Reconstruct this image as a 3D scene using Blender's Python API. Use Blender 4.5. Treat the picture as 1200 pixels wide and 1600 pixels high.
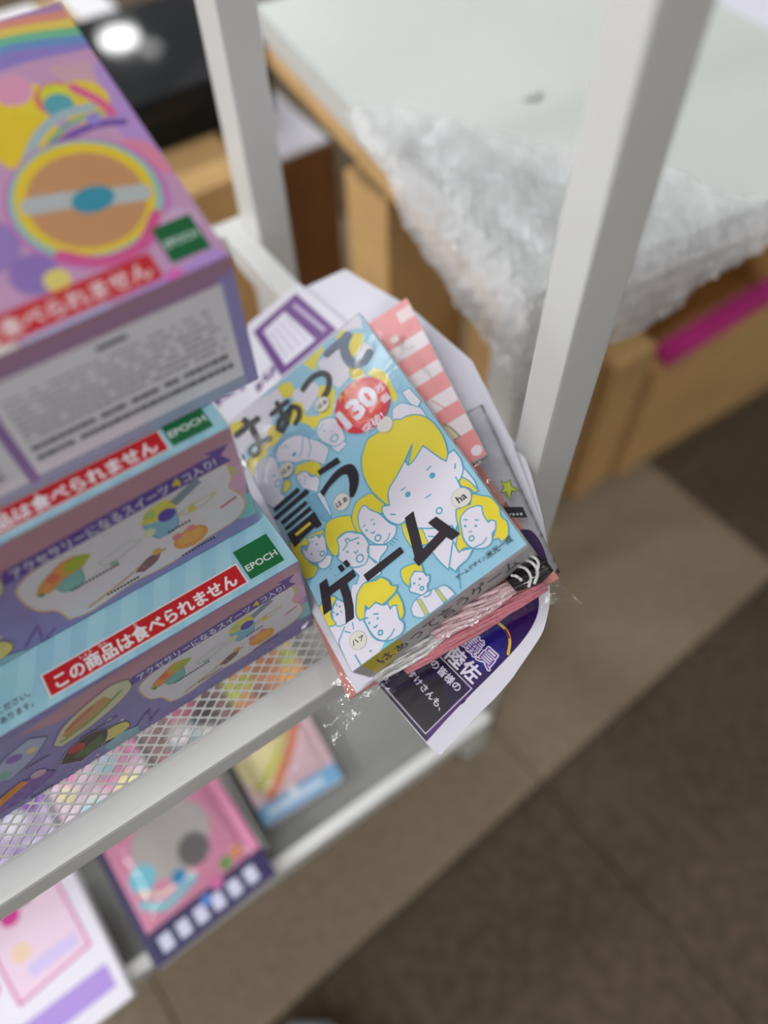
import bpy, bmesh, math, random
from mathutils import Vector, Matrix, noise
from mathutils.geometry import tessellate_polygon
random.seed(7)
S = bpy.context.scene
for o in list(bpy.data.objects):
    bpy.data.objects.remove(o)
COL = S.collection

# ------------------------------------------------------------------ camera
cam_d = bpy.data.cameras.new('camera')
cam = bpy.data.objects.new('camera', cam_d)
COL.objects.link(cam)
RT, UP, BK = (0.823875, -0.566314, -0.022790), (0.485339, 0.684165, 0.544394), (-0.292705, -0.459573, 0.838520)
cam.matrix_world = Matrix(((RT[0], UP[0], BK[0], 0.0), (RT[1], UP[1], BK[1], 0.0), (RT[2], UP[2], BK[2], 1.0), (0, 0, 0, 1)))
cam_d.sensor_fit = 'AUTO'
cam_d.sensor_width = 36.0
cam_d.lens = 36.0 * 1165 / 1600
cam_d.clip_start = 0.01
cam_d.dof.use_dof = True
cam_d.dof.focus_distance = 0.402
cam_d.dof.aperture_fstop = 1.95
S.camera = cam

# ------------------------------------------------------------------ light
world = bpy.data.worlds.new('room_light')
S.world = world
world.use_nodes = True
bg = world.node_tree.nodes['Background']
bg.inputs[0].default_value = (1.0, 0.985, 0.97, 1)
bg.inputs[1].default_value = 0.25

def ceiling_lamp(x, y, sx, sy, power):
    d = bpy.data.lights.new('ceiling_panel', 'AREA')
    d.shape = 'RECTANGLE'; d.size = sx; d.size_y = sy; d.energy = power
    d.color = (0.94, 0.97, 1.0)
    o = bpy.data.objects.new('ceiling_panel', d)
    o.location = (x, y, 2.58)
    COL.objects.link(o)
for (x, y, p) in ((-0.32, 2.62, 36), (2.2, 2.62, 14), (-2.75, 2.62, 62), (2.2, 0.9, 12), (-2.75, 0.9, 56), (-2.75, -0.9, 28), (2.2, -0.9, 16), (-0.9, -0.5, 20), (-0.12, 4.6, 40), (2.2, 4.6, 30), (-2.75, 4.6, 40)):
    ceiling_lamp(x, y, 1.2, 0.3, p)
for (x, y, r, p) in ((1.64, 5.83, 0.13, 6.0), (1.76, 5.56, 0.06, 0.35)):     # small downlights far behind
    d = bpy.data.lights.new('downlight', 'AREA'); d.shape = 'DISK'; d.size = r * 2; d.energy = p
    o = bpy.data.objects.new('downlight', d); o.location = (x, y, 2.58); COL.objects.link(o)

vs = S.view_settings
vs.view_transform = 'Standard'
vs.look = 'None'
vs.gamma = 1
vs.use_curve_mapping = False
vs.exposure = -0.2

# ------------------------------------------------------------------ materials
def lin(c):
    r = []
    for v in c:
        v = v / 255.0
        r.append(v / 12.92 if v <= 0.04045 else ((v + 0.055) / 1.055) ** 2.4)
    return (r[0], r[1], r[2], 1.0)

def mat(name, col, rough=0.5, spec=0.5, metal=0.0, var=0.0, scale=40.0, bump=0.0, bscale=200.0, coat=0.0, coat_rough=0.1, attr=False, col2=None):
    m = bpy.data.materials.new(name); m.use_nodes = True
    nt = m.node_tree; b = nt.nodes['Principled BSDF']
    b.inputs['Roughness'].default_value = rough
    b.inputs['Metallic'].default_value = metal
    b.inputs['Specular IOR Level'].default_value = spec
    b.inputs['Coat Weight'].default_value = coat
    b.inputs['Coat Roughness'].default_value = coat_rough
    tc = nt.nodes.new('ShaderNodeTexCoord')
    if attr:
        src = nt.nodes.new('ShaderNodeAttribute'); src.attribute_name = 'ink'
        nt.links.new(src.outputs['Color'], b.inputs['Base Color'])
    else:
        n = nt.nodes.new('ShaderNodeTexNoise'); n.inputs['Scale'].default_value = scale; n.inputs['Detail'].default_value = 5
        nt.links.new(tc.outputs['Object'], n.inputs['Vector'])
        r = nt.nodes.new('ShaderNodeValToRGB')
        c = lin(col); d = lin(col2) if col2 else tuple(x * (1 - var) for x in c[:3]) + (1.0,)
        r.color_ramp.elements[0].color = d; r.color_ramp.elements[1].color = c
        r.color_ramp.elements[0].position = 0.35; r.color_ramp.elements[1].position = 0.65
        nt.links.new(n.outputs['Fac'], r.inputs['Fac'])
        nt.links.new(r.outputs['Color'], b.inputs['Base Color'])
    if bump:
        n2 = nt.nodes.new('ShaderNodeTexNoise'); n2.inputs['Scale'].default_value = bscale; n2.inputs['Detail'].default_value = 3
        nt.links.new(tc.outputs['Object'], n2.inputs['Vector'])
        bp = nt.nodes.new('ShaderNodeBump'); bp.inputs['Strength'].default_value = bump; bp.inputs['Distance'].default_value = 0.002
        nt.links.new(n2.outputs['Fac'], bp.inputs['Height'])
        nt.links.new(bp.outputs['Normal'], b.inputs['Normal'])
    return m

def film(name, gloss=0.09, rough=0.07, bump=0.5, bscale=60.0, milk=0.0, milkcol=(235, 235, 238)):
    m = bpy.data.materials.new(name); m.use_nodes = True
    nt = m.node_tree
    for n in list(nt.nodes): nt.nodes.remove(n)
    out = nt.nodes.new('ShaderNodeOutputMaterial')
    tr = nt.nodes.new('ShaderNodeBsdfTransparent'); gl = nt.nodes.new('ShaderNodeBsdfGlossy'); gl.inputs['Roughness'].default_value = rough
    fr = nt.nodes.new('ShaderNodeLayerWeight'); fr.inputs['Blend'].default_value = 0.25
    ma = nt.nodes.new('ShaderNodeMath'); ma.operation = 'MULTIPLY_ADD'; ma.inputs[1].default_value = 0.55; ma.inputs[2].default_value = gloss; ma.use_clamp = True
    nt.links.new(fr.outputs['Fresnel'], ma.inputs[0])
    tc = nt.nodes.new('ShaderNodeTexCoord'); n2 = nt.nodes.new('ShaderNodeTexNoise'); n2.inputs['Scale'].default_value = bscale; n2.inputs['Detail'].default_value = 4
    nt.links.new(tc.outputs['Object'], n2.inputs['Vector'])
    bp = nt.nodes.new('ShaderNodeBump'); bp.inputs['Strength'].default_value = bump; bp.inputs['Distance'].default_value = 0.003
    nt.links.new(n2.outputs['Fac'], bp.inputs['Height'])
    nt.links.new(bp.outputs['Normal'], gl.inputs['Normal'])
    mx = nt.nodes.new('ShaderNodeMixShader')
    nt.links.new(ma.outputs[0], mx.inputs['Fac'])
    nt.links.new(gl.outputs[0], mx.inputs[2])
    if milk:
        df = nt.nodes.new('ShaderNodeBsdfDiffuse'); df.inputs['Color'].default_value = lin(milkcol)
        tl = nt.nodes.new('ShaderNodeBsdfTranslucent'); tl.inputs['Color'].default_value = lin(milkcol)
        m0 = nt.nodes.new('ShaderNodeMixShader'); m0.inputs['Fac'].default_value = 0.35
        nt.links.new(df.outputs[0], m0.inputs[1]); nt.links.new(tl.outputs[0], m0.inputs[2])
        m2 = nt.nodes.new('ShaderNodeMixShader'); m2.inputs['Fac'].default_value = milk
        nt.links.new(tr.outputs[0], m2.inputs[1]); nt.links.new(m0.outputs[0], m2.inputs[2])
        nt.links.new(m2.outputs[0], mx.inputs[1])
    else:
        nt.links.new(tr.outputs[0], mx.inputs[1])
    nt.links.new(mx.outputs[0], out.inputs['Surface'])
    return m

M = {
 'paint': mat('white_paint', (226, 225, 221), 0.32, 0.5, var=0.03, scale=12),
 'mesh': mat('mesh_paint', (222, 220, 214), 0.4, var=0.04, scale=30),
 'card': mat('white_card', (236, 233, 236), 0.55, var=0.02, scale=25),
 'paper': mat('white_paper', (232, 229, 238), 0.7, var=0.03, scale=20),
 'print': mat('glossy_print', (255, 255, 255), 0.35, 0.4, attr=True, coat=0.1, coat_rough=0.2),
 'matteprint': mat('matte_print', (255, 255, 255), 0.5, 0.35, attr=True),
 'table': mat('table_laminate', (214, 218, 213), 0.4, var=0.03, scale=6),
 'tedge': mat('table_edge', (216, 216, 211), 0.5, var=0.05, scale=10),
 'cardboard': mat('cardboard', (216, 174, 118), 0.8, 0.2, var=0.12, scale=14),
 'cardboard2': mat('shaded_cardboard', (132, 92, 56), 0.8, 0.2, var=0.15, scale=14),  # cardboard with the shade under the table put into its colour
 'black': mat('black_plastic', (36, 38, 41), 0.05, 0.2, var=0.2, scale=20),
 'darkblack': mat('black_fabric', (24, 23, 22), 0.7, 0.3, var=0.2, scale=60),
 'pink': mat('pink_plastic', (205, 48, 138), 0.35, var=0.1),
 'carpet_l': mat('taupe_carpet', (158, 142, 120), 0.95, 0.1, var=0.22, scale=90, bump=0.8, bscale=500),
 'carpet_d': mat('dark_brown_carpet', (98, 85, 69), 0.95, 0.1, var=0.3, scale=60, bump=0.8, bscale=500),
 'salmon': mat('salmon_card', (226, 150, 140), 0.5, var=0.06),
 'yarn_p': mat('pale_pink_yarn', (240, 205, 208), 0.85, 0.2, var=0.15, scale=300, bump=0.6, bscale=900),
 'yarn_d': mat('pink_yarn', (226, 140, 152), 0.85, 0.2, var=0.15, scale=300, bump=0.6, bscale=900),
 'yarn_w': mat('white_yarn', (235, 232, 230), 0.85, 0.2, var=0.1, scale=300, bump=0.6, bscale=900),
 'yarn_k': mat('black_yarn', (38, 32, 34), 0.5, 0.4, var=0.2, scale=300, bump=0.6, bscale=900),
 'silver': mat('silver_foil', (226, 226, 232), 0.35, 0.4, metal=0.0, var=0.15, scale=60, bump=0.5, bscale=90),
 'grey': mat('grey_tray', (150, 150, 146), 0.5, var=0.05, scale=12),
 'shoe': mat('grey_shoe_fabric', (150, 160, 168), 0.8, 0.2, var=0.1, scale=120, bump=0.5, bscale=700),
 'sole': mat('white_sole', (215, 215, 210), 0.6, var=0.05),
 'film': film('clear_film', 0.0, 0.06, 0.22, 55),
 'bag': film('clear_bag_film', 0.035, 0.05, 1.0, 45),
 'bubble': film('bubble_wrap_film', 0.18, 0.09, 1.0, 160, milk=0.55, milkcol=(254, 254, 255)),
}

# ------------------------------------------------------------------ object helpers
def link(name, me, m=None, parent=None, mw=None):
    o = bpy.data.objects.new(name, me)
    COL.objects.link(o)
    if m is not None and me is not None and len(me.materials) == 0:
        me.materials.append(m)
    if parent is not None: o.parent = parent
    if mw is not None: o.matrix_local = mw
    return o

def tag(o, label, cat, group=None, kind=None):
    o['label'] = label; o['category'] = cat
    if group: o['group'] = group
    if kind: o['kind'] = kind
    return o

def thing(name, label, cat, loc=(0, 0, 0), group=None):
    o = bpy.data.objects.new(name, None); COL.objects.link(o); o.location = loc
    o.empty_display_size = 0.02
    return tag(o, label, cat, group)

def bm_mesh(bm, name='mesh', smooth=False):
    me = bpy.data.meshes.new(name); bm.normal_update(); bm.to_mesh(me); bm.free()
    if smooth:
        for p in me.polygons: p.use_smooth = True
    return me

def box_bm(x0, x1, y0, y1, z0, z1, bev=0.0, seg=2, bm=None):
    new = bm is None
    if new: bm = bmesh.new()
    r = bmesh.ops.create_cube(bm, size=1.0)
    vs_ = r['verts']
    for v in vs_:
        v.co = Vector(((x0 + x1) / 2 + v.co.x * (x1 - x0), (y0 + y1) / 2 + v.co.y * (y1 - y0), (z0 + z1) / 2 + v.co.z * (z1 - z0)))
    if bev:
        es = set(e for v in vs_ for e in v.link_edges)
        bmesh.ops.bevel(bm, geom=list(es), offset=bev, segments=seg, affect='EDGES', profile=0.7)
    return bm

def box(name, x0, x1, y0, y1, z0, z1, m, parent=None, bev=0.0, mw=None):
    return link(name, bm_mesh(box_bm(x0, x1, y0, y1, z0, z1, bev), name), m, parent, mw)

def tube_bm(pts, r, n=8, bm=None):
    if bm is None: bm = bmesh.new()
    rings = []
    for i, p in enumerate(pts):
        p = Vector(p); a = Vector(pts[max(i - 1, 0)]); b = Vector(pts[min(i + 1, len(pts) - 1)])
        t = (b - a).normalized(); u = t.orthogonal().normalized() if i == 0 else (rings_u - t * rings_u.dot(t)).normalized()
        rings_u = u; w = t.cross(u)
        rr = r[i] if isinstance(r, (list, tuple)) else r
        rings.append([bm.verts.new(p + (u * math.cos(2 * math.pi * k / n) + w * math.sin(2 * math.pi * k / n)) * rr) for k in range(n)])
    for a, b in zip(rings, rings[1:]):
        for k in range(n): bm.faces.new((a[k], a[(k + 1) % n], b[(k + 1) % n], b[k]))
    bm.faces.new(rings[0][::-1]); bm.faces.new(rings[-1])
    return bm

# ------------------------------------------------------------------ printed artwork (flat ink shapes, millimetres, v downwards)
INK = {'W': (236, 230, 240), 'Y': (238, 219, 66), 'B': (160, 208, 228), 'K': (52, 45, 52), 'L': (98, 172, 196), 'E': (134, 186, 212),
       'U': (232, 226, 216), 'R': (222, 44, 62), 'Q': (232, 84, 66), 'Y2': (250, 205, 80), 'G': (214, 204, 110), 'C': (120, 205, 222), 'V': (104, 116, 140)}  # V: title black with lamp glare mixed into the ink

def smooth_path(pts, closed, sub=4):
    n = len(pts)
    def corner(i):
        if not closed and (i == 0 or i == n - 1): return True
        a, b, c = Vector(pts[i - 1]), Vector(pts[i]), Vector(pts[(i + 1) % n])
        d1, d2 = (b - a), (c - b)
        if d1.length < 1e-6 or d2.length < 1e-6: return True
        return d1.angle(d2) > 1.0
    cr = [corner(i) for i in range(n)]
    out = []
    for i in range(n if closed else n - 1):
        j = (i + 1) % n
        p1, p2 = Vector(pts[i]), Vector(pts[j])
        p0 = Vector(pts[i - 1]); p3 = Vector(pts[(j + 1) % n])
        m1 = (p2 - p1) * 0.6 if cr[i] else (p2 - p0) * 0.5
        m2 = (p2 - p1) * 0.6 if cr[j] else (p3 - p1) * 0.5
        for k in range(sub):
            t = k / sub; t2 = t * t; t3 = t2 * t
            out.append(p1 * (2 * t3 - 3 * t2 + 1) + m1 * (t3 - 2 * t2 + t) + p2 * (-2 * t3 + 3 * t2) + m2 * (t3 - t2))
    if not closed: out.append(Vector(pts[-1]))
    return [(p.x, p.y) for p in out]

def clip(poly, w, h):
    for ax, lim, sg in ((0, 0.0, 1), (0, w, -1), (1, 0.0, 1), (1, h, -1)):
        res = []
        for i in range(len(poly)):
            a, b = poly[i - 1], poly[i]
            ia, ib = (a[ax] - lim) * sg >= 0, (b[ax] - lim) * sg >= 0
            if ia != ib:
                t = (lim - a[ax]) / (b[ax] - a[ax]); res.append((a[0] + (b[0] - a[0]) * t, a[1] + (b[1] - a[1]) * t))
            if ib: res.append(b)
        poly = res
        if len(poly) < 3: return []
    return poly

_txt = {}
def glyphs(body, bold):
    key = (body, bold)
    if key not in _txt:
        cu = bpy.data.curves.new('lettering', 'FONT'); cu.body = body; cu.offset = bold; cu.resolution_u = 3
        o = bpy.data.objects.new('lettering', cu); COL.objects.link(o)
        bpy.context.view_layer.update()
        me = o.to_mesh()
        tris = [[(me.vertices[i].co.x, me.vertices[i].co.y) for i in p.vertices] for p in me.polygons]
        o.to_mesh_clear()
        bpy.data.objects.remove(o); bpy.data.curves.remove(cu)
        xs = [c[0] for t in tris for c in t]; ys = [c[1] for t in tris for c in t]
        _txt[key] = (tris, (min(xs) + max(xs)) / 2, (min(ys) + max(ys)) / 2, max(xs) - min(xs))
    return _txt[key]

class Art:
    def __init__(s, w, h, step=0.0035, clipping=True):
        s.w, s.h, s.step, s.z = w, h, step, 0.0
        s.v, s.f, s.c, s.cl = [], [], [], clipping
        s.xf = None
    def _add(s, polys, col):
        s.z += s.step
        c = lin(INK[col]) if isinstance(col, str) else lin(col)
        for p in polys:
            if s.xf: p = [(s.xf[1] + (q[0] - s.xf[1]) * s.xf[0], s.xf[2] + (q[1] - s.xf[2]) * s.xf[0]) for q in p]
            if s.cl: p = clip(p, s.w, s.h)
            if len(p) < 3: continue
            b = len(s.v)
            s.v += [(q[0] / 1000, -q[1] / 1000, s.z / 1000) for q in p]
            s.f.append(list(range(b, b + len(p)))); s.c.append(c)
    def fill(s, pts, col, ol=0, sm=1, olc='L'):
        path = smooth_path(pts, True) if sm else pts
        tri = tessellate_polygon([[Vector((p[0], p[1], 0)) for p in path]])
        polys = []
        for t in tri:
            q = [path[i] for i in t]
            ar = (q[1][0] - q[0][0]) * (q[2][1] - q[0][1]) - (q[1][1] - q[0][1]) * (q[2][0] - q[0][0])
            polys.append(q if ar < 0 else q[::-1])
        s._add(polys, col)
        if ol: s.line(path, ol, olc, True)
    def rect(s, x0, y0, x1, y1, col): s._add([[(x0, y0), (x0, y1), (x1, y1), (x1, y0)]], col)
    def line(s, path, w, col, closed=False):
        pts = [Vector(path[0])]
        for p in path[1:]:
            if (Vector(p) - pts[-1]).length > 1e-3: pts.append(Vector(p))
        if closed and (pts[0] - pts[-1]).length < 1e-3: pts.pop()
        n = len(pts)
        if n < 2: return
        L, R, nm = [], [], []
        for i in range(n):
            a = pts[i - 1] if (closed or i) else None; b = pts[(i + 1) % n] if (closed or i < n - 1) else None
            d1 = (pts[i] - a).normalized() if a is not None else None; d2 = (b - pts[i]).normalized() if b is not None else None
            if d1 is None: d1 = d2
            if d2 is None: d2 = d1
            t = d1 + d2
            t = t.normalized() if t.length > .2 else d2
            q = Vector((-t.y, t.x)); k = min(1.6, 1 / max(.3, q.dot(Vector((-d2.y, d2.x))))) * w / 2
            L.append(pts[i] + q * k); R.append(pts[i] - q * k); nm.append((q, t))
        polys = [[tuple(L[i]), tuple(L[(i + 1) % n]), tuple(R[(i + 1) % n]), tuple(R[i])] for i in range(n if closed else n - 1)]
        if not closed:
            for i, sg in ((0, -1), (n - 1, 1)):
                q, t = nm[i]; c = pts[i]
                polys.append([tuple(c + (q * math.cos(math.pi * k / 6) + t * sg * math.sin(math.pi * k / 6)) * w / 2) for k in range(7)])
        s._add(polys, col)
    def stroke(s, pts, w, col, closed=False): s.line(smooth_path(pts, closed) if len(pts) > 2 else pts, w, col, closed)
    def dot(s, x, y, r, col, ry=None):
        ry = ry or r; m = 28 if r > 2 else 12
        s._add([[(x + math.cos(-2 * math.pi * k / m) * r, y + math.sin(-2 * math.pi * k / m) * ry) for k in range(m)]], col)
    def ring(s, x, y, r, w, col):
        m = 20; P = lambda k, q: (x + math.cos(-2 * math.pi * k / m) * q, y + math.sin(-2 * math.pi * k / m) * q)
        s._add([[P(k, r + w / 2), P(k + 1, r + w / 2), P(k + 1, r - w / 2), P(k, r - w / 2)] for k in range(m)], col)
    def dotted(s, x, y, r, col):
        m = 44
        s._add([[(x + math.cos(2 * math.pi * k / m) * r + math.cos(-2 * math.pi * j / 6) * .17, y + math.sin(2 * math.pi * k / m) * r + math.sin(-2 * math.pi * j / 6) * .17) for j in range(6)] for k in range(m)], col)
    def text(s, body, x, y, size, col, rot=0, bold=0.0, sx=1.0, fit=None, align=0.5):
        tris, cx, cy, wd = glyphs(body, 0.0)
        if fit: sx = fit / (wd * size)
        a = math.radians(rot); ca, sa = math.cos(a), math.sin(a)
        ax = cx + (align - 0.5) * wd
        bs = bold * size
        for (bx, by) in (((0, 0),) if bold <= 0 else ((bs, 0), (-bs, 0), (0, bs), (0, -bs), (.7 * bs, .7 * bs), (-.7 * bs, .7 * bs), (.7 * bs, -.7 * bs), (-.7 * bs, -.7 * bs))):
            P = []
            for t in tris:
                q = []
                for (gx, gy) in t:
                    lx, ly = (gx - ax) * size * sx + bx, -(gy - cy) * size + by
                    q.append((x + lx * ca + ly * sa, y - lx * sa + ly * ca))
                P.append(q)
            s._add(P, col)
            s.z -= s.step * 0.4
    def run(s, data):
        for e in data:
            k = e[0]
            if k == 'F': s.fill(e[2], e[1], e[3], e[4])
            elif k == 'S': s.stroke(e[3], e[2], e[1])
            elif k == 'D': s.dot(e[2][0], e[2][1], e[3], e[1])
            elif k == 'O': s.ring(e[2][0], e[2][1], e[3] - e[4] / 2, e[4], e[1])
            elif k == 'N': s.dotted(e[2][0], e[2][1], e[3], e[1])
            elif k == 'X': s.text(e[2], e[3][0], e[3][1], e[4], e[1], e[5], e[6], e[7])
    def mesh(s, name='print'):
        me = bpy.data.meshes.new(name); me.from_pydata(s.v, [], s.f)
        at = me.color_attributes.new('ink', 'FLOAT_COLOR', 'CORNER')
        i = 0
        buf = []
        for p, c in zip(me.polygons, s.c): buf += list(c) * p.loop_total
        at.data.foreach_set('color', buf)
        me.materials.append(M['print'])
        return me

def frame(o, x, y):
    x = Vector(x).normalized(); y = Vector(y); y = (y - x * y.dot(x)).normalized(); z = x.cross(y)
    return Matrix(((x.x, y.x, z.x, o[0]), (x.y, y.y, z.y, o[1]), (x.z, y.z, z.z, o[2]), (0, 0, 0, 1)))
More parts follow.
